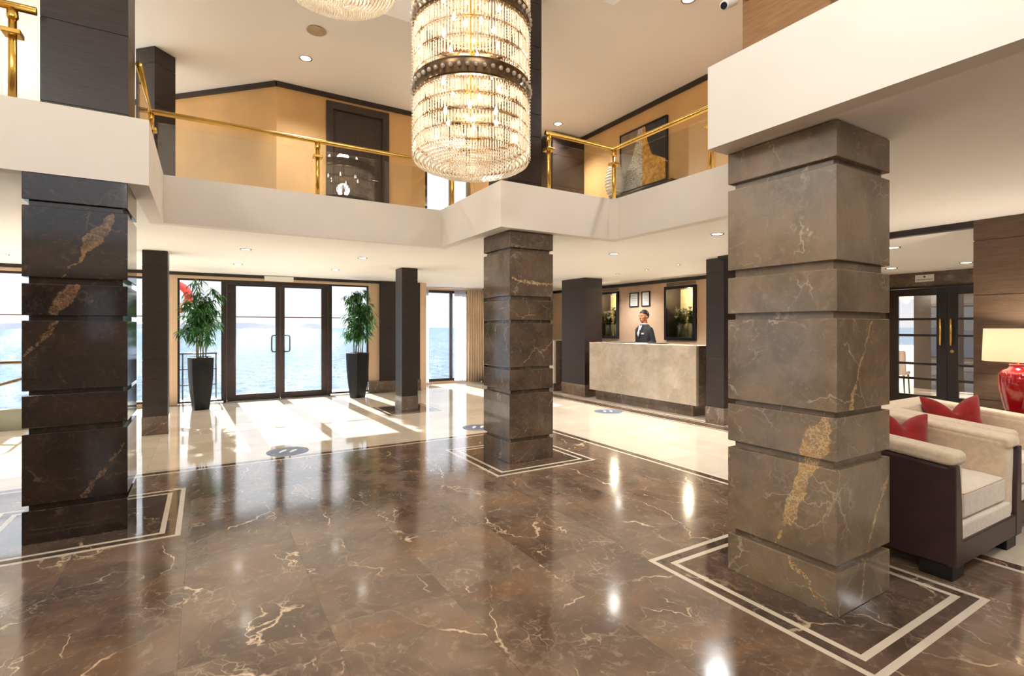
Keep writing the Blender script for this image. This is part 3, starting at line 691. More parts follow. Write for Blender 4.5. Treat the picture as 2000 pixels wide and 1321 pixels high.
# ------------------------------------------------------------------ chandeliers
CR, CH = .478, 1.80
ch = thing('crystal_chandelier', 'long cylindrical crystal chandelier hanging low in the middle of the lobby', 'chandelier', (1.93, 3.86, 2.84), group='cylindrical crystal chandeliers')
BANDS = [(.52, .655), (1.11, 1.235), (1.70, 1.80)]
TIERS = [(.03, .50), (.68, 1.09), (1.26, 1.68)]
def octa(bm, c, r, h, mi=0):
    x, y, z = c
    v = [bm.verts.new(q_) for q_ in ((x+r,y,z),(x,y+r,z),(x-r,y,z),(x,y-r,z),(x,y,z+h),(x,y,z-h))]
    for a, b in ((0,1),(1,2),(2,3),(3,0)):
        bm.faces.new((v[a], v[b], v[4])).material_index = mi; bm.faces.new((v[b], v[a], v[5])).material_index = mi
def rod(bm, ang, R0, z0, z1, w=.0085):
    ca, sa = math.cos(ang), math.sin(ang); cxx, cyy = R0*ca, R0*sa
    rs = []
    for z, k in ((z0, .35), (z0+.008, 1), (z1-.008, 1), (z1, .35)):
        rs.append([(cxx + w*k*(math.cos(b)*ca - math.sin(b)*sa), cyy + w*k*(math.cos(b)*sa + math.sin(b)*ca), z) for b in (0, PI/2, PI, 3*PI/2)])
    rings(bm, rs)
NROD = 112
cam_dir = math.atan2(-3.86, -1.93)
allrods = []
for (t0, t1) in TIERS:
    rows = 4 if t1-t0 > .45 else 3
    hh = (t1-t0)/rows
    for k in range(rows):
        for i in range(NROD): allrods.append((2*PI*i/NROD, t0+k*hh+.014, t0+(k+1)*hh-.010))
front = sorted([r for r in allrods if r[1] < .5], key=lambda r: (abs((r[0]-cam_dir+PI) % (2*PI) - PI) > .72, r[1]))[:100]
fs = set(front)
for a, z0, z1 in front:
    bm = BM(); rod(bm, a, CR, z0, z1); ob('crystal_rod', bm, M['crystal'], ch)
bm = BM()
for a, z0, z1 in allrods:
    if (a, z0, z1) not in fs: rod(bm, a, CR + random.uniform(-.004, .004), z0, z1)
tag(ob('crystal_rods', bm, M['crystal'], ch), kind='stuff')
bm = BM()
for (t0, t1) in TIERS:
    rows = 4 if t1-t0 > .45 else 3; hh = (t1-t0)/rows
    for k in range(rows+1):
        z = t0+k*hh
        for i in range(NROD):
            a = 2*PI*i/NROD; octa(bm, (CR*math.cos(a), CR*math.sin(a), z+.002), .0055, .011)
        if k < rows:
            tube(bm, [(CR*.985*math.cos(2*PI*i/48), CR*.985*math.sin(2*PI*i/48), z+.012) for i in range(49)], .0022, 4, cap=False)
            tube(bm, [(CR*.985*math.cos(2*PI*i/48), CR*.985*math.sin(2*PI*i/48), z+hh-.010) for i in range(49)], .0022, 4, cap=False)
tag(ob('gold_bead_links', bm, M['bead'], ch), kind='stuff')
# outer sparse strands of little crystals that roughen the silhouette
bm = BM()
for i in range(56):
    a = 2*PI*(i+.5)/56
    for k in range(66):
        z = .03+k*.0265
        if any(b0-.005 < z < b1+.005 for b0, b1 in BANDS): continue
        octa(bm, ((CR+.017)*math.cos(a), (CR+.017)*math.sin(a), z), .006, .009)
tag(ob('crystal_beads', bm, M['crystal'], ch), kind='stuff')
for b0, b1 in BANDS:
    bm = BM(); lathe(bm, [(CR-.02, b0), (CR+.004, b0), (CR+.012, b0+.01), (CR+.006, b0+.02), (CR+.006, b1-.02), (CR+.012, b1-.01), (CR+.004, b1), (CR-.02, b1)], n=72, cap=False)
    band = ob('bronze_band', bm, M['darkbrass'], ch, smooth='auto')
    if b0 < 1.5:
        for i in range(48):
            a = 2*PI*i/48
            if math.cos(a-cam_dir) < -.2: continue
            bm = BM(); ball(bm, ((CR+.018)*math.cos(a), (CR+.018)*math.sin(a), (b0+b1)/2), .0175, 10, 7); ob('crystal_ball', bm, M['crystal'], band, smooth=True)
# domed base of concentric bead rings
bm = BM(); bg_ = BM()
nr = 15
for k in range(nr):
    f = k/(nr-1); r = .475*(1-f)+.03*f; z = .005 - .115*math.sin(f*PI/2)**.8
    n = max(8, int(2*PI*r/.021))
    for i in range(n):
        a = 2*PI*i/n+.3*k; octa(bm, (r*math.cos(a), r*math.sin(a), z), .0095, .015)
    tube(bg_, [((r-.012)*math.cos(2*PI*i/48), (r-.012)*math.sin(2*PI*i/48), z+.012) for i in range(49)], .0024, 4, cap=False)
tag(ob('crystal_dome', bm, M['crystal'], ch), kind='stuff'); ob('dome_wires', bg_, M['bead'], ch)
bm = BM()
for a in (0, PI/2): box(bm, -.45*math.cos(a)-.008*math.sin(a), .45*math.cos(a)+.008*math.sin(a), -.45*math.sin(a)-.008*math.cos(a), .45*math.sin(a)+.008*math.cos(a), 1.74, 1.755)
lathe(bm, [(.02, .35), (.02, 1.9), (.02, 2.9)], n=12)
for zz in (.35, .62, 1.0, 1.3): 
    lathe(bm, [(.03, zz), (.07, zz+.01), (.03, zz+.03)], n=16)
    for i in range(6):
        a = 2*PI*i/6+zz*3; tube(bm, [(.03*math.cos(a), .03*math.sin(a), zz+.01), (.16*math.cos(a), .16*math.sin(a), zz-.03), (.24*math.cos(a), .24*math.sin(a), zz+.01)], .006, 6)
ob('stem_and_arms', bm, M['brass'], ch, smooth='auto')
for zz in (.35, .62, 1.0, 1.3):
    for i in range(6):
        a = 2*PI*i/6+zz*3; bm = BM(); lathe(bm, [(.006, zz+.01), (.013, zz+.02), (.017, zz+.04), (.010, zz+.062), (.002, zz+.08)], c=(.24*math.cos(a), .24*math.sin(a)), n=10)
        ob('bulb', bm, M['bulb'], ch, smooth=True)
bm = BM(); lathe(bm, [(.09, 2.88), (.11, 2.90), (.11, 3.76)][:2] + [(.11, 2.93)], n=24); 
ob('hanging_rose', bm, M['brass'], ch)
ch2 = dup(ch, (.96, 4.44, 4.33), label='higher crystal chandelier showing only its round beaded base')
ch2['label'] = 'higher hanging crystal chandelier showing only its round beaded base'
for o in (ch, ch2):
    top = 6.62-o.location.z
    bm = BM(); lathe(bm, [(.006, 1.75), (.006, top)], n=8); lathe(bm, [(.09, top-.03), (.10, top)], n=24); ob('hanging_cable', bm, M['brass'], o)
for o in [k for k in bpy.data.objects if k.name.startswith(('stem_and_arms', 'hanging_rose'))]:
    if o.name.startswith('hanging_rose'): bpy.data.objects.remove(o)
# (stem shortened: arms only reach inside the cylinder)
def plight(name, loc, e, r=.06, col=(1, .80, .58)):
    l = bpy.data.lights.new(name, 'POINT'); l.energy = e; l.shadow_soft_size = r; l.color = col
    o = bpy.data.objects.new(name, l); COL.objects.link(o); o.location = loc; return o
KC = 1.0
for o in (ch, ch2):
    for zz in (.30, .85, 1.35): plight('chandelier_or_fill_light', (o.location.x, o.location.y, o.location.z+zz), 22*KC, .10, (1, .93, .82))

# ------------------------------------------------------------------ downlights
def downlight(px, py, z, label, r=.075, spot=60, group=None, lit=True):
    x, y, _ = atz(px, py, z); d = thing('downlight', label, 'downlight', (x, y, z), group=group)
    bm = BM(); lathe(bm, [(r*.78, .0), (r*.80, -.006), (r, -.008), (r*1.02, -.001), (r*1.02, 0)], n=28, cap=False); ob('trim_ring', bm, M['steel'], d, smooth=True)
    bm = BM(); lathe(bm, [(r*.79, -.002), (.001, -.0022)], n=28, cap=False); ob('lens', bm, M['lamp'] if lit else M['steel'], d)
    if spot:
        l = bpy.data.lights.new('downlight_or_fill_beam', 'SPOT'); l.energy = spot; l.spot_size = math.radians(130); l.spot_blend = .8; l.shadow_soft_size = .05; l.color = (1, .975, .94)
        o = bpy.data.objects.new('downlight_or_fill_beam', l); COL.objects.link(o); o.location = (x, y, z-.02)
    return d
GU, GL = 'downlights in the upper ceiling', 'downlights in the lower ceiling'
downlight(597, 114, ZU-.001, 'round lit downlight in the upper ceiling above the angled amber wall', .085, 140, GU)
downlight(1090, 242, ZU-.001, 'round lit downlight in the upper ceiling right of the big chandelier', .085, 210, GU)
downlight(1345, -2, ZU-.001, 'round lit downlight at the top edge near the security camera', .085, 210, GU)
for px, py, lb_, s in ((1199, 496, 'downlight between the banded marble column and the reception niches', 90), (1401, 457, 'downlight just left of the big marble column', 90), (480, 487, 'downlight above the left half of the entrance doors', 9), (465, 516, 'downlight closest above the taller bamboo', 9), (708, 504, 'downlight above the right door leaf', 9), (655, 527, 'downlight above the doors beside the sensor box', 9), (6, 497, 'downlight at the left edge beside the dark marble column', 9)):
    downlight(px, py, ZS-.001, lb_, .07, s*1.6, GL)
for px, py, lb_ in ((1206, 535, 'tiny recessed spotlight near the broad dark pillar above the desk'), (1263, 527, 'tiny recessed spotlight above the receptionist'), (1325, 517, 'tiny recessed spotlight above the flower niche')):
    downlight(px, py, ZS-.001, lb_, .035, 130, 'tiny spotlights over the reception desk')
for px, py, lb_ in ((1887, 513, 'downlight nearest the wide brown pillar by the black doors'), (1743, 484, 'downlight beside the big marble column in the lounge ceiling'), (1741, 524, 'downlight above the left leaf of the black doors')):
    downlight(px, py, 2.439, lb_, .085, 45, 'downlights in the lounge ceiling')
x, y, _ = atz(618, 59, ZU); bm = BM(); lathe(bm, [(.11, -.001), (.12, -.012), (.01, -.016)], n=28)
tag(ob('ceiling_speaker', bm, pbr('speaker_grille', sr(176, 156, 124), .6), loc=(x, y, ZU-.001)), 'flat round ceiling speaker peeking out behind the higher chandelier', 'speaker')
# added fill lamps without fixtures, mostly out of view behind the viewpoint
for x, y, z, e in ((-.6, -1.3, 3.75, 105), (1.0, .55, 3.75, 55), (-2.3, 1.4, 3.75, 105)):     # added fill points, no chandelier hangs here
    plight('chandelier_or_fill_light', (x, y, z), e, .42, (1, .97, .92))
for x, y, z, e in ((4.6, .2, ZS, 60), (4.9, -2.5, ZS, 60), (7.8, -1, 2.44, 60), (9.3, .5, 2.44, 40), (-5, 1, ZS, 50), (-5, -2, ZS, 50), (0, -4.8, ZS, 70), (7.9, 8.5, ZS, 80), (5.3, 10.6, ZS, 20), (5.3, 8.5, ZS, 45)):  # added ceiling fill spots, no downlight fixtures modelled
    l = bpy.data.lights.new('downlight_or_fill_beam', 'SPOT'); l.energy = e; l.spot_size = math.radians(150); l.spot_blend = .8; l.shadow_soft_size = .06; l.color = (1, .975, .94)
    o = bpy.data.objects.new('downlight_or_fill_beam', l); COL.objects.link(o); o.location = (x, y, z-.02)

# security camera
sc_ = thing('security_camera', 'small bullet security camera on a bracket beside the brown balcony pillar', 'security camera', (2.755, 1.86, 3.42))
bm = BM(); tube(bm, [(0, 0, 0), (-.10, 0, -.04), (-.17, .0, -.09)], .013, 8); tube(bm, [(-.006, 0, 0), (.0, 0, 0)], .03, 12); ob('bracket', bm, pbr('bronze_paint', sr(150, 116, 90), .4), sc_, smooth=True)
bm = BM(); tube(bm, [(-.13, -.0, -.08), (-.25, -.02, -.155)], .026, 14); ob('housing', bm, M['white'], sc_, smooth='auto', bevel=.004)
bm = BM(); tube(bm, [(-.248, -.02, -.154), (-.256, -.0215, -.159)], .018, 14); ob('lens', bm, M['black'], sc_)

# ------------------------------------------------------------------ reception desks
def desk(label, y0, y1):
    r = thing('reception_desk', label, 'reception desk', (6.7, y0, 0))
    L = y1-y0
    bm = BM(); box(bm, 0, .06, 0, L, .197, 1.155); ob('front_panel', bm, M['counter'], r, bevel=.003)
    bm = BM(); box(bm, .061, .62, 0, .05, .197, 1.155); box(bm, .061, .62, L-.05, L, .197, 1.155); ob('end_panel', bm, M['greymarble'], r, bevel=.003)
    bm = BM(); box(bm, .061, .62, .051, L-.051, 1.10, 1.155); ob('counter_top', bm, M['counter'], r, bevel=.003)
    bm = BM(); box(bm, .10, .60, .14, L-.08, 0, .197); ob('recessed_plinth', bm, M['greymarble'], r, bevel=.002)
    bm = BM(); box(bm, .5, .62, .06, L-.06, .70, .74); ob('work_shelf', bm, M['darkwood'], r)
desk('long pale marble reception desk with the receptionist behind it', 5.43, 8.06)
desk('second pale marble desk seen in the gap behind the banded column', 9.3, 11.3)
bm = BM(); box(bm, 0, .28, 0, .55, 0, .012)
tag(ob('desk_blotter', bm, M['darkwood'], loc=(6.86, 7.20, 1.156), bevel=.003), 'flat brown blotter lying on the desk top before the receptionist', 'blotter')
bm = BM(); box(bm, 0, .22, 0, .32, 0, .010)
tag(ob('brochure_tray', bm, M['darkwood'], loc=(7.0, 6.45, 1.156), bevel=.003), 'flat brown tray on the desk top below the flower niche', 'tray')
# niches
for i, ((a, b), lb_) in enumerate(zip(NI, ('black framed wall niche with flowers, to the right of the receptionist', 'black framed wall niche with flowers, half hidden by the broad dark pillar'))):
    r = thing('wall_niche', lb_, 'niche', (8.6, (a+b)/2, NZ0), group=None)
    w2 = (b-a)/2; hgt_ = NZ1-NZ0
    bm = BM()
    for q_ in ((-w2-.03, w2+.03, -.03, .03), (-w2-.03, w2+.03, hgt_-.03, hgt_+.03), (-w2-.03, -w2+.03, .03, hgt_-.03), (w2-.03, w2+.03, .03, hgt_-.03)): box(bm, -.06, -.001, q_[0], q_[1], q_[2], q_[3])
    ob('black_frame', bm, M['black'], r, bevel=.004)
    bm = BM(); D_ = .42
    box(bm, .0, D_, -w2+.001, -w2+.012, .001, hgt_-.001); box(bm, 0, D_, w2-.012, w2-.001, .001, hgt_-.001); box(bm, 0, D_, -w2+.012, w2-.012, .001, .012); box(bm, 0, D_, -w2+.012, w2-.012, hgt_-.012, hgt_-.001); 
    ob('niche_lining', bm, M['darkwood'], r)
    bm = BM(); box(bm, D_, D_+.02, -w2, w2, 0, hgt_); M['gold'] = M.get('gold') or pbr('gold_back_panel', sr(236, 212, 158), .5, var=.12, vscale=5)
    ob('gold_back_panel', bm, M['gold'], r)
    l = plight('niche_light', (8.72, (a+b)/2-.1, NZ1-.12), 16, .03, (1, .86, .6))
    # louvred vent above
    v = thing('air_vent', ('louvred air vent above the niche right of the receptionist', 'louvred air vent above the half hidden niche')[i], 'vent', (8.6, (a+b)/2, 2.385))
    bm = BM(); box(bm, -.012, -.001, -w2-.02, w2+.02, -.045, -.033); box(bm, -.012, -.001, -w2-.02, w2+.02, .027, .039); ob('vent_frame', bm, M['drape'], v)
    bm = BM()
    for k in range(3): box(bm, -.010, -.001, -w2, w2, -.030+k*.02, -.019+k*.02)
    ob('louvre', bm, M['darkbrass'], v)
def leafblade(bm, base, d, L, w, droop=.3, n=3, mi=0):
    d = Vector(d).normalized(); side = d.cross(Vector((0,0,1)))
    side = side.normalized() if side.length > .01 else Vector((1,0,0))
    base = Vector(base); prev = None
    for i in range(n+1):
        f = i/n; c = base + d*L*f + Vector((0,0,-droop*L*f*f)); ww = w*math.sin(PI*min(.98, .12+f*.86))**.8 if i < n else 0
        if i < n: cur = [bm.verts.new(c-side*ww), bm.verts.new(c+Vector((0,0,-ww*.3))), bm.verts.new(c+side*ww)]
        else: cur = [bm.verts.new(c)]
        if prev:
            if len(cur) == 3:
                for k in range(2): bm.faces.new((prev[k], prev[k+1], cur[k+1], cur[k])).material_index = mi
            else:
                for k in range(2): bm.faces.new((prev[k], prev[k+1], cur[0])).material_index = mi
        prev = cur
M['petal'] = pbr('white_lily_petal', sr(238, 232, 214), .6, var=.02)
for i, (a, b) in enumerate(NI):
    yc = (a+b)/2; rnd = random.Random(11+i)
    for j, dy in enumerate((-.15, .16)):
        bm = BM(); lathe(bm, [(.085, 0), (.09, .004), (.098, .34), (.094, .34), (.086, .01), (.002, .008)], n=24, cap=False)
        tag(ob('glass_vase', bm, M['vaseglass'], smooth=True, loc=(8.78, yc+dy, NZ0+.013)), '%s glass cylinder vase in the niche %s' % (('nearer', 'farther')[j], ('right of the receptionist', 'behind the broad dark pillar')[i]), 'vase')
        f = thing('flower_arrangement', 'white lilies and greenery in the %s vase of the niche %s' % (('nearer', 'farther')[j], ('right of the receptionist', 'behind the broad dark pillar')[i]), 'flowers', (8.78, yc+dy, NZ0+.02), group='lily arrangements in the wall niches')
        st = BM(); lv = BM()
        heads = []
        for k in range(14):
            an = rnd.uniform(0, 2*PI); r0 = rnd.uniform(.01, .06); r1 = rnd.uniform(.05, .17); hz = rnd.uniform(.40, .68)
            p1 = (r1*math.cos(an)*.8, r1*math.sin(an), hz)
            tube(st, [(-r0*math.cos(an), -r0*math.sin(an), .01), (.02*math.cos(an), .02*math.sin(an), .3), p1], .0055, 5); heads.append(p1)
            for m_ in range(15):
                z_ = rnd.uniform(.30, hz*.95); a2 = rnd.uniform(0, 2*PI); rr = r1*z_/hz*.6
                leafblade(lv, (rr*math.cos(an)*.7, rr*math.sin(an), z_), (math.cos(a2)*.7, math.sin(a2), rnd.uniform(.1, .9)), rnd.uniform(.07, .15), .022, .35)
        ob('flower_stems', st, M['stem'], f, smooth=True); tag(ob('foliage', lv, M['leaf2'], f, smooth=True), kind='stuff')
        for k, p1 in enumerate(heads[:6]):
            bm = BM()
            for m_ in range(6):
                a2 = 2*PI*m_/6; leafblade(bm, p1, (math.cos(a2)*.75, math.sin(a2)*.75, 1.0), .10, .026, .25, 4)
            ob('lily_bloom', bm, M['petal'], f, smooth=True)
# framed certificates
for (a, b, z0_, z1_, lb_) in ((8.57, 8.86, 1.93, 2.265, 'black framed certificate on the peach wall, the one farther from the niche'), (8.22, 8.475, 1.93, 2.275, 'black framed certificate directly above the head of the receptionist')):
    r = thing('framed_certificate', lb_, 'certificate', (8.6, (a+b)/2, (z0_+z1_)/2))
    w2, h2 = (b-a)/2, (z1_-z0_)/2
    bm = BM()
    for q_ in ((-w2, w2, -h2, -h2+.022), (-w2, w2, h2-.022, h2), (-w2, -w2+.022, -h2+.022, h2-.022), (w2-.022, w2, -h2+.022, h2-.022)): box(bm, -.025, -.001, *q_)
    ob('frame', bm, M['black'], r)
    bm = BM(); box(bm, -.012, -.002, -w2+.02, w2-.02, -h2+.02, h2-.02); pp = ob('paper', bm, M['white'], r)
    bm = BM(); 
    for k in range(9):
        ww = (w2-.055)*(1 if k % 4 else .6); zc = h2-.06-k*.026; box(bm, -.0135, -.012, -ww, ww, zc-.005, zc+.003)
    M['print'] = M.get('print') or pbr('grey_print', sr(170, 168, 164), .7)
    ob('print', bm, M['print'], pp)

# floor stickers
M['sticker'] = pbr('blue_grey_sticker', sr(88, 98, 118), .4, var=.08)
for px, py, rr, lb_ in ((562, 882, .23, 'round blue grey floor sticker on cream marble in front of the entrance doors'), (1188, 804, .24, 'round blue grey floor sticker in front of the reception desk'), (934, 835, .23, 'round blue grey floor sticker half hidden by the banded marble column')):
    x, y, _ = atz(px, py, 0); r = thing('floor_sticker', lb_, 'floor sticker', (x, y, 0))
    bm = BM(); lathe(bm, [(rr, .0005), (rr, .0018), (.001, .0018)], n=48, cap=False); ob('sticker_disc', bm, M['sticker'], r)
    bm = BM(); 
    for (sx_, sy_) in ((-.06, 0), (.05, .03)):       # two shoe sole marks
        pr = [(sx_+.026*math.cos(a_)*(.8 if math.sin(a_) < 0 else 1), sy_+.085*math.sin(a_)) for a_ in [2*PI*k/16 for k in range(16)]]
        prism(bm, pr, .0019, .0026)
    tube(bm, [(rr*.84*math.cos(2*PI*k/48), rr*.84*math.sin(2*PI*k/48), .002) for k in range(49)], .0012, 4, cap=False)
    o = ob('sole_marks', bm, M['white'], r); o.rotation_euler.z = -.6

# ------------------------------------------------------------------ potted bamboo
def rsq(w, z, n=24, p=5.0):
    out = []
    for k in range(n):
        a = 2*PI*k/n; c, s = math.cos(a), math.sin(a); rr = (abs(c)**p+abs(s)**p)**(-1/p); out.append((w*rr*c, w*rr*s, z))
    return out
def bamboo(loc, label, seed, hgt, wid, rz):
    rnd = random.Random(seed); r = thing('potted_bamboo', label, 'potted plant', loc, rz, group='potted bamboo plants by the entrance doors')
    bm = BM(); prof = [(.118, 0), (.124, .004), (.145, .20), (.165, .40), (.178, .60), (.184, .80), (.186, .915), (.188, .925), (.178, .927), (.172, .915), (.170, .86)]
    rings(bm, [rsq(w_, z_) for w_, z_ in prof]); ob('planter', bm, M['pot'], r, smooth='auto')
    bm = BM(); rings(bm, [rsq(.169, .861), rsq(.10, .872), rsq(.01, .875)]); ob('soil', bm, M['soil'], r, smooth=True)
    fol = BM()
    for k in range(9):
        an = 2*PI*k/9+rnd.uniform(-.3, .3); r0 = rnd.uniform(.02, .11); top = hgt*rnd.uniform(.80, 1.0)
        r1 = wid*rnd.uniform(.15, .55); pts = []
        for i in range(9):
            f = i/8; rr = r0 + (r1-r0)*f**1.6; pts.append((rr*math.cos(an)+.012*math.sin(f*9+k), rr*math.sin(an)+.012*math.cos(f*7+k), .86+(top-.86)*f))
        bm = BM(); tube(bm, pts, [.009-.005*i/8 for i in range(9)], 6); ob('cane', bm, M['stem'], r, smooth=True)
        for i in range(26):
            f = rnd.uniform(.20, 1.0)**.8; j = min(7, int(f*8)); base = Vector(pts[j]).lerp(Vector(pts[j+1]), f*8-j if f*8-j <= 1 else 1)
            a2 = rnd.uniform(0, 2*PI); rd = wid*rnd.uniform(.25, .85)*(.45+.55*math.sin(PI*min(1, f*.9+.1)))
            tip = base + Vector((math.cos(a2), math.sin(a2), rnd.uniform(.1, .55)))*rd*.7
            n_ = rnd.randint(6, 9)
            for m_ in range(n_):
                a3 = a2+rnd.uniform(-1.5, 1.5); b_ = base.lerp(tip, rnd.uniform(.45, 1.0))
                leafblade(fol, b_, (math.cos(a3), math.sin(a3), rnd.uniform(-.8, .35)), rnd.uniform(.09, .17), rnd.uniform(.009, .014), rnd.uniform(.3, .9), 3)
            tube(fol, [base, base.lerp(tip, .5)+Vector((0,0,.01)), tip], .0022, 4)
    tag(ob('foliage', fol, M['leaf'], r, smooth=True), kind='stuff')
    return r
bamboo((-.06, 10.58, 0), 'taller potted bamboo in a black planter left of the double doors', 3, 2.33, .52, .2)
bamboo((2.72, 10.72, 0), 'potted bamboo in a black planter right of the double doors, near the slim pillar', 8, 2.28, .42, .5)
# ------------------------------------------------------------------ armchairs
def armchair(name, label, loc, rz=0):
    r = thing(name, label, 'armchair', loc, rz, group='cream and oxblood armchairs')
    W, Dp = 1.02, .90; zf, zb = .72, .80        # origin at front left corner, +y backwards
    def slope(bm, amount=1.0):
        for v in bm.verts:
            if v.co.z > .5: v.co.z += (zb-zf)*max(0, min(1, v.co.y/Dp))
    # dark leather outside: U shell
    o_t, i_t = .045, .185
    bm = BM()
    U = lambda a, b: [(a, a*.0+.0), (W-a, 0), (W-a, Dp-a), (a, Dp-a)]
    outer = [(0, 0), (o_t, -.004), (o_t, Dp-o_t), (W-o_t, Dp-o_t), (W-o_t, -.004), (W, 0), (W, Dp), (0, Dp)]
    prism(bm, outer, .085, .655); slope(bm)
    ob('leather_shell', bm, M['leather'], r, smooth='auto', bevel=.022, seg=4)
    # cream upholstered lining with rounded top roll
    bm = BM(); a = .030
    lin = [(a, .012), (i_t, .012), (i_t, Dp-.22), (W-i_t, Dp-.22), (W-i_t, .012), (W-a, .012), (W-a, Dp-.03), (a, Dp-.03)]
    prism(bm, lin, .20, zf); slope(bm)
    ob('upholstered_lining', bm, M['linen'], r, smooth='auto', bevel=.045, seg=5)
    bm = BM(); a = -.006; q2 = i_t-.006
    prism(bm, [(a, -.004), (q2, -.004), (q2, Dp-.215), (W-q2, Dp-.215), (W-q2, -.004), (W-a, -.004), (W-a, Dp+.004), (a, Dp+.004)], .655, zf+.012); slope(bm)
    ob('top_roll', bm, M['linen'], r, smooth='auto', bevel=.030, seg=5)
    # leather front of the arms and bottom rail
    for s in (0, 1):
        bm = BM()
        x0 = .0 if s == 0 else W
        d = 1 if s == 0 else -1
        pts = [(x0, .085), (x0+d*.10, .085), (x0+d*.098, .20), (x0+d*.085, .45), (x0+d*.066, .60), (x0+d*.052, .668), (x0, .668)]
        fr = [bm.verts.new((x, -.012, z)) for x, z in pts]; bk = [bm.verts.new((x, .03, z)) for x, z in pts]
        bm.faces.new(fr); bm.faces.new(bk[::-1])
        for k in range(len(pts)): bm.faces.new((fr[k], bk[k], bk[(k+1) % len(pts)], fr[(k+1) % len(pts)]))
        ob('arm_front', bm, M['leather'], r, smooth='auto', bevel=.008, seg=3)
    bm = BM(); box(bm, .09, W-.09, -.008, .05, .085, .225); ob('front_rail', bm, M['leather'], r, smooth='auto', bevel=.010, seg=3)
    bm = BM(); box(bm, i_t-.06, W-i_t+.06, .004, Dp-.2, .19, .315); ob('seat_base', bm, M['linen2'], r, smooth='auto', bevel=.02, seg=4)
    # seat cushion
    bm = BM(); N = 14; x0, x1, y0, y1 = i_t+.004, W-i_t-.004, .015, Dp-.215
    def puff(u, v): return (1-abs(2*u-1)**6)*(1-abs(2*v-1)**6)
    top = []; bot = []
    for j in range(N+1):
        tr, br = [], []
        for i in range(N+1):
            u, v = i/N, j/N; pf = puff(u, v)
            xx, yy = x0+(x1-x0)*u, y0+(y1-y0)*v
            tr.append((xx, yy, .475+.028*pf+.012*pf*mnoise.noise((xx*5, yy*5, 1)))); br.append((xx, yy, .325-.008*pf))
        top.append(tr); bot.append(br)
    tv = [[bm.verts.new(p) for p in rr] for rr in top]; bv = [[bm.verts.new(p) for p in rr] for rr in bot]
    for j in range(N):
        for i in range(N):
            bm.faces.new((tv[j][i], tv[j][i+1], tv[j+1][i+1], tv[j+1][i])); bm.faces.new((bv[j][i], bv[j+1][i], bv[j+1][i+1], bv[j][i+1]))
    edge = [(0, i) for i in range(N)] + [(j, N) for j in range(N)] + [(N, i) for i in range(N, 0, -1)] + [(j, 0) for j in range(N, 0, -1)]
    for k in range(len(edge)):
        a_, b_ = edge[k], edge[(k+1) % len(edge)]
        bm.faces.new((tv[a_[0]][a_[1]], bv[a_[0]][a_[1]], bv[b_[0]][b_[1]], tv[b_[0]][b_[1]]))
    cu = ob('seat_cushion', bm, M['linen2'], r, smooth='auto', bevel=.018, seg=4)
    bm = BM(); lp = [(x0+.006, y0+.003), (x1-.006, y0+.003), (x1-.006, y1), (x0+.006, y1)]
    tube(bm, [(x, y, .472) for x, y in lp+[lp[0]]], .0045, 6, cap=False); ob('piping', bm, M['linen'], cu, smooth=True)
    for (lx, ly) in ((.02, .012), (W-.18, .012), (.02, Dp-.18), (W-.18, Dp-.18)):
        bm = BM(); box(bm, lx, lx+.16, ly, ly+.16, 0, .085); ob('leg', bm, M['blackwood'], r, bevel=.003)
    return r
armchair('armchair', 'cream armchair with oxblood leather sides standing beside the big marble column', (3.62, 1.175, 0), math.radians(-1.0))
armchair('armchair', 'second cream armchair mostly hidden behind the first, nearer the red lamp', (4.70, 1.22, 0), math.radians(0))
def cushion(label, loc, rot, seed, w=.46, h=.44, th=.15, chop=.1):
    bm = BM(); N = 18; 
    rnd = random.Random(seed); sides = []
    for s in (1, -1):
        g = []
        for j in range(N+1):
            row = []
            for i in range(N+1):
                u, v = 2*i/N-1, 2*j/N-1
                e = (1-abs(u)**3.2)*(1-abs(v)**3.2); e = max(0, e)**.62
                pin = 1-.17*(abs(u)**2*(1-abs(v)) + abs(v)**2*(1-abs(u)))*1.0
                x, z = u*w/2*pin, v*h/2*pin
                dip = chop*math.exp(-abs(u)/.34)*max(0, v)**1.1; z -= dip
                y = s*th/2*e*(1-.45*math.exp(-(u/.25)**2)*max(0, v)) + (.020*mnoise.noise((x*9+seed, z*9, s*2)) + .012*abs(mnoise.noise((x*16+seed, z*20, s*2))))*e
                row.append((x, y, z))
            g.append(row)
        sides.append(g)
    tv = [[bm.verts.new(p) for p in rr] for rr in sides[0]]; bv = [[bm.verts.new(p) for p in rr] for rr in sides[1]]
    for j in range(N):
        for i in range(N):
            bm.faces.new((tv[j][i], tv[j][i+1], tv[j+1][i+1], tv[j+1][i])); bm.faces.new((bv[j][i], bv[j+1][i], bv[j+1][i+1], bv[j][i+1]))
    bmesh.ops.remove_doubles(bm, verts=bm.verts[:], dist=.0006)
    o = ob('cushion', bm, M['redcloth'], smooth=True); o.location = loc; o.rotation_euler = rot
    sd = o.modifiers.new('sub', 'SUBSURF'); sd.levels = 1; sd.render_levels = 1
    return tag(o, label, 'cushion', 'red cushions on the armchairs')
cushion('red cushion on the nearer armchair, peeking out beside the big marble column', (4.275, 1.69, .672), (math.radians(-14), math.radians(6), math.radians(-38)), 1, .40, .40, .17, .13)
cushion('crumpled red cushion with two peaks on the farther armchair', (5.34, 1.735, .69), (math.radians(-14), math.radians(-3), math.radians(-42)), 5, .46, .43, .18, .17)
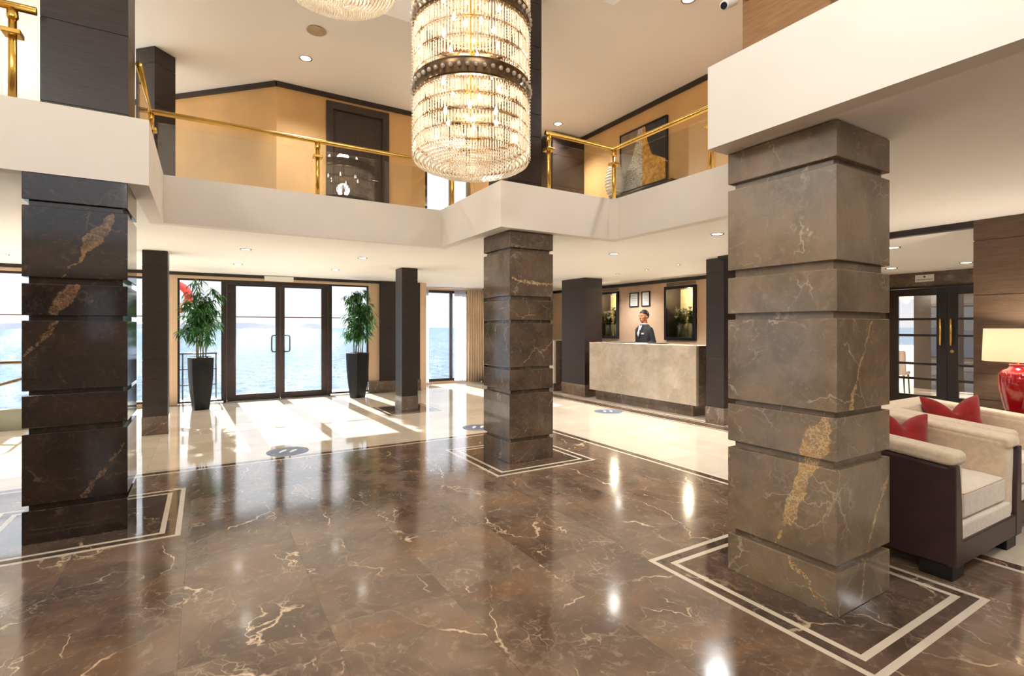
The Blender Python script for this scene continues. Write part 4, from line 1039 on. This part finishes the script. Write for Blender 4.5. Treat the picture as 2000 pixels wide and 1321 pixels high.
# side table and lamp
tb = thing('side_table', 'dark side table behind the armchairs carrying the red lamp', 'side table', (6.06, 1.52, 0))
bm = BM(); lathe(bm, [(.30, .60), (.305, .61), (.305, .63), (.30, .64), (.001, .64)], n=40); ob('table_top', bm, M['darkwood'], tb, smooth='auto')
bm = BM(); lathe(bm, [(.035, .025), (.03, .3), (.04, .599)], n=20); ob('pedestal', bm, M['darkwood'], tb, smooth=True)
bm = BM(); lathe(bm, [(.20, 0), (.20, .015), (.04, .03)], n=32); ob('base', bm, M['darkwood'], tb, smooth='auto')
lp = thing('table_lamp', 'glossy red urn table lamp with a white drum shade', 'table lamp', (6.06, 1.52, .641))
bm = BM(); prof = [(.085, 0), (.088, .01), (.082, .02), (.090, .06), (.115, .16), (.138, .27), (.146, .35), (.140, .40), (.115, .435), (.075, .452), (.060, .47), (.066, .485), (.062, .492), (.001, .492)]
lathe(bm, [(r_*.92, z_) for r_, z_ in prof], n=40); ob('lamp_base', bm, M['redglaze'], lp, smooth='auto')
bm = BM(); lathe(bm, [(.012, .49), (.012, .60)], n=12); ob('lamp_neck', bm, M['brass'], lp, smooth=True)
bm = BM(); lathe(bm, [(.235, .515), (.225, .800), (.222, .800), (.232, .515)], n=56, cap=False)
bm.verts.ensure_lookup_table(); ob('lamp_shade', bm, M['shade'], lp, smooth='auto')
bm = BM(); ball(bm, (0, 0, .66), .03, 14, 10); ob('bulb', bm, M['bulb'], lp, smooth=True)
plight('lamp_light', (6.06, 1.52, 1.32), 22, .05, (1, .90, .76))

# ------------------------------------------------------------------ upper landing furniture
ct = thing('console_table', 'dark console table against the amber wall under the artwork', 'console table', (6.17, 6.35, 2.945))
bm = BM(); box(bm, -.06, .34, -.95, .75, .745, .79); ob('table_top', bm, M['darkwood'], ct, bevel=.004)
for yy in (-.85, .65):
    bm = BM(); box(bm, .04, .32, yy-.04, yy+.04, 0, .744); ob('leg', bm, M['darkwood'], ct, bevel=.004)
bm = BM(); prof = []
for k in range(105):
    f = k/104; prof.append((.055+.115*math.sin(PI*f**.9)**.9 + .012*math.sin(f*2*PI*13), .70*f))
lathe(bm, [(.001, 0)] + prof[:-1] + [(.05, .70), (.045, .69)], n=36, cap=False)
tag(ob('ribbed_vase', bm, pbr('ivory_ceramic', sr(238, 230, 212), .3), smooth=True, loc=(6.285, 6.86, 3.736)), 'tall ivory ribbed vase standing on the console table upstairs', 'vase')
ar = thing('abstract_artwork', 'large abstract panel with silver mosaic, gold and black areas on the amber wall', 'artwork', (6.52, 6.385, 4.41))
A0, A1, B0, B1 = -.55, .55, -.53, .53   # y from near (-) to far (+)
bm = BM()
for q_ in ((A0, A1, B0, B0+.02), (A0, A1, B1-.02, B1), (A0, A0+.02, B0+.02, B1-.02), (A1-.02, A1, B0+.02, B1-.02)): box(bm, -.05, -.001, *q_)
ob('art_frame', bm, M['black'], ar)
def panel_poly(name, pts, mat, off):
    bm = BM(); f = [bm.verts.new((-.03-off, y, z)) for y, z in pts]; b = [bm.verts.new((-.002, y, z)) for y, z in pts]
    bm.faces.new(f); bm.faces.new(b[::-1])
    for k in range(len(pts)): bm.faces.new((f[k], b[k], b[(k+1) % len(pts)], f[(k+1) % len(pts)]))
    ob(name, bm, mat, ar)
t = NT('silver_mosaic'); vv = t.n('ShaderNodeTexVoronoi', {'feature': 'DISTANCE_TO_EDGE'}, Vector=t.vmath('MULTIPLY', t.pos(), (1., 1., .8)).outputs[0], Scale=26.).outputs[0]
M['mosaic'] = t.surf(t.n('ShaderNodeBsdfPrincipled', None, Base_Color=t.mix(t.step(vv, .02, .10), sr(110, 100, 86), sr(214, 204, 184)), Roughness=.3, Metallic=.3))
e = .0
panel_poly('taupe_field', [(A0+.02, B0+.02), (A1-.02, B0+.02), (A1-.02, B1-.02), (A0+.02, B1-.02)], pbr('taupe_field', sr(132, 112, 88), .5, var=.12, vscale=5), 0)
panel_poly('black_field', [(A0+.021, -.18), (-.22, -.02), (-.12, .22), (-.06, B1-.021), (A0+.021, B1-.021)], pbr('charcoal_slate', sr(48, 48, 50), .4, var=.2, vscale=6), .004)
panel_poly('gold_field', [(A0+.021, B0+.021), (.0, B0+.021), (.0, B1-.021), (-.062, B1-.021), (-.122, .22), (-.222, -.02), (A0+.021, -.182)], pbr('gold_leaf', sr(222, 168, 78), .35, metal=.35, var=.2, vscale=20), .006)
panel_poly('mosaic_field', [(.001, B0+.021), (.50, B0+.021), (.44, -.25), (.26, 0), (.14, .3), (.09, B1-.021), (.001, B1-.021)], M['mosaic'], .008)

# dining chairs and table behind the black doors
M['greycloth'] = pbr('grey_chair_cloth', sr(170, 160, 156), .85)
def dchair(loc, rz, label):
    r = thing('dining_chair', label, 'chair', loc, rz, group='dining chairs behind the black doors')
    bm = BM(); box(bm, -.24, .24, -.24, .24, .42, .50); ob('seat', bm, M['greycloth'], r, smooth='auto', bevel=.03, seg=3)
    bm = BM(); v = box(bm, -.25, .25, .19, .26, .46, .95)
    for k in v[4:]: k.co.y += .06
    ob('backrest', bm, M['greycloth'], r, smooth='auto', bevel=.03, seg=3)
    for sx_ in (-.2, .2):
        for sy_ in (-.2, .2):
            bm = BM(); tube(bm, [(sx_*1.1, sy_*1.1, 0), (sx_, sy_, .43)], [.013, .02], 8); ob('leg', bm, M['blackwood'], r, smooth=True)
dchair((13.0, 5.25, 0), math.radians(100), 'grey dining chair seen through the left black door, the nearer one')
dchair((13.5, 5.95, 0), math.radians(80), 'grey dining chair seen through the left black door, the farther one')
dt = thing('dining_table', 'dining table with a white cloth seen through the black doors', 'table', (14.3, 6.7, 0))
bm = BM(); box(bm, -.5, .5, -.6, .6, .71, .75); ob('table_top', bm, M['white'], dt, bevel=.004)
bm = BM(); lathe(bm, [(.25, 0), (.05, .04), (.05, .709)], n=16); ob('pedestal', bm, M['blackwood'], dt)
fb = thing('flower_arrangement', 'yellow and pink flowers on the table behind the black doors', 'flowers', (14.1, 6.5, .751))
bm = BM(); lathe(bm, [(.05, 0), (.07, .12), (.05, .2)], n=16); ob('vase', bm, M['white'], fb, smooth=True)
bm = BM(); rnd = random.Random(4)
for k in range(26):
    a = rnd.uniform(0, 2*PI); rr = rnd.uniform(0, .14); ball(bm, (rr*math.cos(a), rr*math.sin(a), .26+rnd.uniform(-.05, .1)-rr*.3), .03, 8, 6, mi=k % 2)
ob('blooms', bm, [pbr('yellow_petal', sr(226, 180, 60), .6), pbr('pink_petal', sr(206, 150, 176), .6)], fb)
plight('dining_light', (13.2, 5.6, 2.3), 25, .1, (1, .85, .7)); plight('dining_light', (15.5, 7.2, 2.3), 90, .1, (1, .85, .7))

# ------------------------------------------------------------------ the receptionist
pr = thing('person', 'person in dark suit, grey tie and name badge standing behind the reception desk', 'person', (7.62, 7.46, 0), math.radians(-90))
M['skin'] = pbr('skin', sr(168, 108, 78), .5, var=.04, vscale=20)
M['suit'] = pbr('charcoal_suit', sr(20, 20, 24), .85, var=.08, vscale=40)
M['hair'] = pbr('black_hair', sr(24, 20, 18), .5, var=.3, vscale=60)
M['shirt'] = pbr('white_shirt', sr(236, 232, 226), .7); M['tie'] = pbr('grey_tie', sr(150, 154, 164), .5, var=.08, vscale=50)
def ell(bm, c, rx, ry, rz, rot=None, u=20, v=14):
    m = Matrix.Translation(c) @ (rot.to_4x4() if rot else Matrix.Identity(4)) @ Matrix.Diagonal((rx, ry, rz, 1))
    bmesh.ops.create_uvsphere(bm, u_segments=u, v_segments=v, radius=1, matrix=m)
def lim(bm, pts, rs, n=14):
    tube(bm, pts, rs, n)
    for p, r_ in zip(pts, rs): ell(bm, p, r_, r_, r_, u=12, v=8)
HZ = 1.674        # head centre; the figure faces local -Y, head turned a little
body = BM()
# head: cranium, face, jaw, nose, brow, ears
ell(body, (0, .012, HZ+.028), .077, .096, .092); ell(body, (0, -.022, HZ-.022), .066, .078, .098); ell(body, (0, -.045, HZ-.082), .042, .045, .034)
ell(body, (0, -.092, HZ+.018), .050, .014, .016); ell(body, (0, -.104, HZ-.014), .013, .018, .030); ell(body, (0, -.110, HZ-.032), .019, .016, .012)
ell(body, (0, -.088, HZ-.066), .026, .014, .010); ell(body, (-.045, -.064, HZ-.02), .022, .022, .022); ell(body, (.045, -.064, HZ-.02), .022, .022, .022)
for s in (-1, 1):
    ell(body, (s*.079, .012, HZ-.008), .010, .020, .032)
tube(body, [(0, .02, HZ-.17), (0, .012, HZ-.06)], [.062, .056], 18)
# trunk
def tr(z, rx, ry, y=0.0, n=26): return [(rx*math.cos(2*PI*k/n), y+ry*math.sin(2*PI*k/n), z) for k in range(n)]
rings(body, [tr(.80, .13, .10), tr(.92, .165, .115), tr(1.05, .150, .105), tr(1.20, .165, .112), tr(1.36, .185, .118), tr(1.43, .165, .10, .01), tr(1.48, .078, .066, .015), tr(1.55, .056, .056, .018)])
ARM = {}
for s in (-1, 1):
    sh = Vector((s*.160, .01, 1.398)); el_ = Vector((s*.215, .05, 1.155)); wr = Vector((s*.105, -.20, 1.02))
    ARM[s] = (sh, el_, wr)
    lim(body, [sh, sh.lerp(el_, .5), el_], [.058, .050, .041]); lim(body, [el_, el_.lerp(wr, .4), wr], [.041, .038, .028])
    # hand: palm and five separate, bent fingers
    hd = Vector((-s*.75, -.62, -.15)).normalized(); side = Vector((0, 0, 1)); nrm = hd.cross(side).normalized()
    pc = wr + hd*.055
    rot = Matrix((hd, side.cross(hd).normalized(), side)).transposed()
    ell(body, pc, .052, .017, .040, rot)
    for k, (off, L_) in enumerate(((.030, .068), (.011, .076), (-.009, .071), (-.028, .056))):
        b0 = pc + hd*.040 + side*off; inward = Vector((0, .55, -.35))
        p1 = b0 + hd*L_*.45; p2 = p1 + (hd*.8 + inward*.35).normalized()*L_*.32; p3 = p2 + (hd*.45 + inward*.7).normalized()*L_*.28
        lim(body, [b0, p1, p2, p3], [.0098, .0092, .0085, .0072], 10)
    t0 = pc - hd*.015 + side*.030; t1 = t0 + (hd*.5 + side*.75).normalized()*.035; t2 = t1 + (hd*.85 + side*.3).normalized()*.030
    lim(body, [t0, t1, t2], [.014, .0115, .009], 10)
    hip = Vector((s*.09, 0, .90)); kn = Vector((s*.10, -.01, .49)); an = Vector((s*.105, .01, .085))
    lim(body, [hip, hip.lerp(kn, .5), kn], [.092, .075, .056]); lim(body, [kn, kn.lerp(an, .35), an], [.056, .054, .036])
    ell(body, (s*.107, -.06, .045), .042, .125, .042)
bo = ob('body', body, M['skin'], pr, smooth=True)
rm = bo.modifiers.new('remesh', 'REMESH'); rm.mode = 'VOXEL'; rm.voxel_size = .0055; rm.use_smooth_shade = True
sm = bo.modifiers.new('smooth', 'SMOOTH'); sm.factor = .5; sm.iterations = 4
for s in (-1, 1):
    bm = BM(); ball(bm, (s*.031, -.0865, HZ+.002), .0115, 12, 8, (1.15, .6, .62)); ob('eye', bm, M['white'], pr, smooth=True)
    bm = BM(); ball(bm, (s*.031, -.0925, HZ+.002), .0052, 10, 8, (1, .5, 1)); ob('iris', bm, M['hair'], pr, smooth=True)
    bm = BM(); tube(bm, [(s*.014, -.103, HZ+.023), (s*.032, -.098, HZ+.026), (s*.052, -.080, HZ+.019)], [.003, .004, .002], 6); ob('eyebrow', bm, M['hair'], pr, smooth=True)
bm = BM(); ell(bm, (0, -.098, HZ-.062), .020, .008, .005); ob('lips', bm, pbr('lips', sr(142, 80, 66), .5), pr, smooth=True)
# hair cap
bm = BM()
bmesh.ops.create_uvsphere(bm, u_segments=36, v_segments=24, radius=1)
for v in bm.verts:
    x, y, z = v.co; n = 1+.03*mnoise.noise((x*6, y*6, z*6)); v.co = Vector((x*.0865*n, .014+y*.106*n, HZ+.034+z*.102*n))
dele = [v for v in bm.verts if (v.co.z < HZ+.045+max(0, -(v.co.y)-.02)*.28 and v.co.y < -.012) or (v.co.z < HZ-.05+max(0, .05-v.co.y)*1.1 and v.co.y >= -.012)]
bmesh.ops.delete(bm, geom=dele, context='VERTS')
h = ob('hair', bm, M['hair'], pr, smooth=True); sd = h.modifiers.new('thick', 'SOLIDIFY'); sd.thickness = .010; sd.offset = -.5
# suit jacket: torso and sleeves as one cloth surface
jk = BM()
rings(jk, [tr(.80, .175, .135), tr(.92, .172, .137), tr(1.05, .155, .128), tr(1.20, .168, .134), tr(1.34, .185, .138), tr(1.43, .180, .118, .008), tr(1.475, .135, .094, .012), tr(1.515, .084, .080, .018)])
for s in (-1, 1):
    sh, el_, wr = ARM[s]
    lim(jk, [sh+Vector((0,0,.004)), sh.lerp(el_, .5), el_], [.062, .059, .052]); w_ = el_.lerp(wr, .90); lim(jk, [el_, el_.lerp(w_, .5), w_], [.055, .048, .040])
j = ob('suit_jacket', jk, M['suit'], pr, smooth=True)
rm = j.modifiers.new('remesh', 'REMESH'); rm.mode = 'VOXEL'; rm.voxel_size = .008; rm.use_smooth_shade = True
sm = j.modifiers.new('smooth', 'SMOOTH'); sm.factor = .5; sm.iterations = 5
# shirt collar V, tie, lapels, badge sit on the chest
def chest(x, z, off=0):     # front surface of the jacket
    off += .004
    ry = .134 + (.138-.134)*(z-1.20)/.14 if z < 1.34 else .138-(z-1.34)/.09*.020 if z < 1.43 else .118-(z-1.43)/.06*.028
    rx = .185; yc = 0 if z < 1.34 else .008
    return yc - ry*math.sqrt(max(.05, 1-(x/rx)**2)) - off
def sheet(name, pts, mat, off, th=.004):
    bm = BM(); f = [bm.verts.new((x, chest(x, z, off), z)) for x, z in pts]; b = [bm.verts.new((x, chest(x, z, off-th), z)) for x, z in pts]
    bm.faces.new(f); bm.faces.new(b[::-1])
    for k in range(len(pts)): bm.faces.new((f[k], b[k], b[(k+1) % len(pts)], f[(k+1) % len(pts)]))
    ob(name, bm, mat, pr)
sheet('shirt', [(-.046, 1.490), (-.036, 1.42), (-.020, 1.33), (0, 1.25), (.020, 1.33), (.036, 1.42), (.046, 1.490)], M['shirt'], .002)
sheet('tie', [(-.016, 1.492), (-.012, 1.462), (-.017, 1.42), (-.021, 1.38), (-.025, 1.33), (0, 1.262), (.025, 1.33), (.021, 1.38), (.017, 1.42), (.012, 1.462), (.016, 1.492)], M['tie'], .020)
for s in (-1, 1):
    sheet('lapel', [(s*.046, 1.498), (s*.036, 1.42), (s*.02, 1.33), (0, 1.235), (s*.045, 1.30), (s*.075, 1.385), (s*.060, 1.40), (s*.078, 1.425), (s*.066, 1.49)], M['suit'], .013)
    bm = BM(); a_ = [(s*.006, -.062, 1.535), (s*.054, -.035, 1.560), (s*.064, .02, 1.568), (s*.064, .03, 1.53), (s*.058, -.03, 1.515), (s*.032, -.095, 1.475)]
    f = [bm.verts.new(q_) for q_ in a_]; bm.faces.new((f[0], f[1], f[4], f[5])); bm.faces.new((f[1], f[2], f[3], f[4]))
    bm.free(); bm = BM(); lathe(bm, [(.0, .0)] if False else [(.076, 1.485), (.068, 1.51), (.062, 1.532), (.059, 1.532), (.060, 1.49)], c=(0, .017), n=24, cap=False)
    if s > 0: bm.free(); continue
    o = ob('shirt_collar', bm, M['shirt'], pr, smooth='auto'); sd = o.modifiers.new('thick', 'SOLIDIFY'); sd.thickness = .004
bm = BM(); y_ = chest(.10, 1.33); box(bm, .066, .122, y_-.016, y_-.004, 1.315, 1.340); o = ob('name_badge', bm, M['white'], pr, bevel=.002)
tz = BM()
for s in (-1, 1): lim(tz, [(s*.09, 0, .86), (s*.10, 0, .5), (s*.105, .01, .10)], [.105, .078, .060])
o = ob('trousers', tz, M['suit'], pr, smooth=True); rm = o.modifiers.new('remesh', 'REMESH'); rm.mode = 'VOXEL'; rm.voxel_size = .012; rm.use_smooth_shade = True
for s in (-1, 1):
    bm = BM(); ell(bm, (s*.107, -.065, .045), .050, .14, .045); box(bm, s*.107-.045, s*.107+.045, -.19, .07, 0, .02); ob('shoe', bm, M['black'], pr, smooth='auto')

# ------------------------------------------------------------------ daylight
sun = bpy.data.lights.new('sun', 'SUN'); sun.energy = 16.0; sun.angle = math.radians(.6); sun.color = (1, .985, .96)
so = bpy.data.objects.new('sun', sun); COL.objects.link(so)
a_ = math.radians(-2.2); e_ = math.radians(26.3)
sd_ = Vector((math.sin(a_)*math.cos(e_), math.cos(a_)*math.cos(e_), math.sin(e_)))
so.rotation_euler = sd_.to_track_quat('Z', 'Y').to_euler()
# ------------------------------------------------------------------ view
vs = SC.view_settings; vs.view_transform = 'Standard'; vs.look = 'None'; vs.gamma = 1; vs.exposure = 0.55; vs.use_curve_mapping = False
cy_ = SC.cycles; cy_.use_denoising = True; cy_.use_adaptive_sampling = True; cy_.adaptive_threshold = .08; cy_.adaptive_min_samples = 16; cy_.max_bounces = 7; cy_.diffuse_bounces = 4; cy_.glossy_bounces = 3; cy_.transparent_max_bounces = 24; cy_.transmission_bounces = 4
cy_.caustics_reflective = False; cy_.caustics_refractive = False; cy_.sample_clamp_indirect = 10.0; cy_.sample_clamp_direct = 0; cy_.blur_glossy = .5
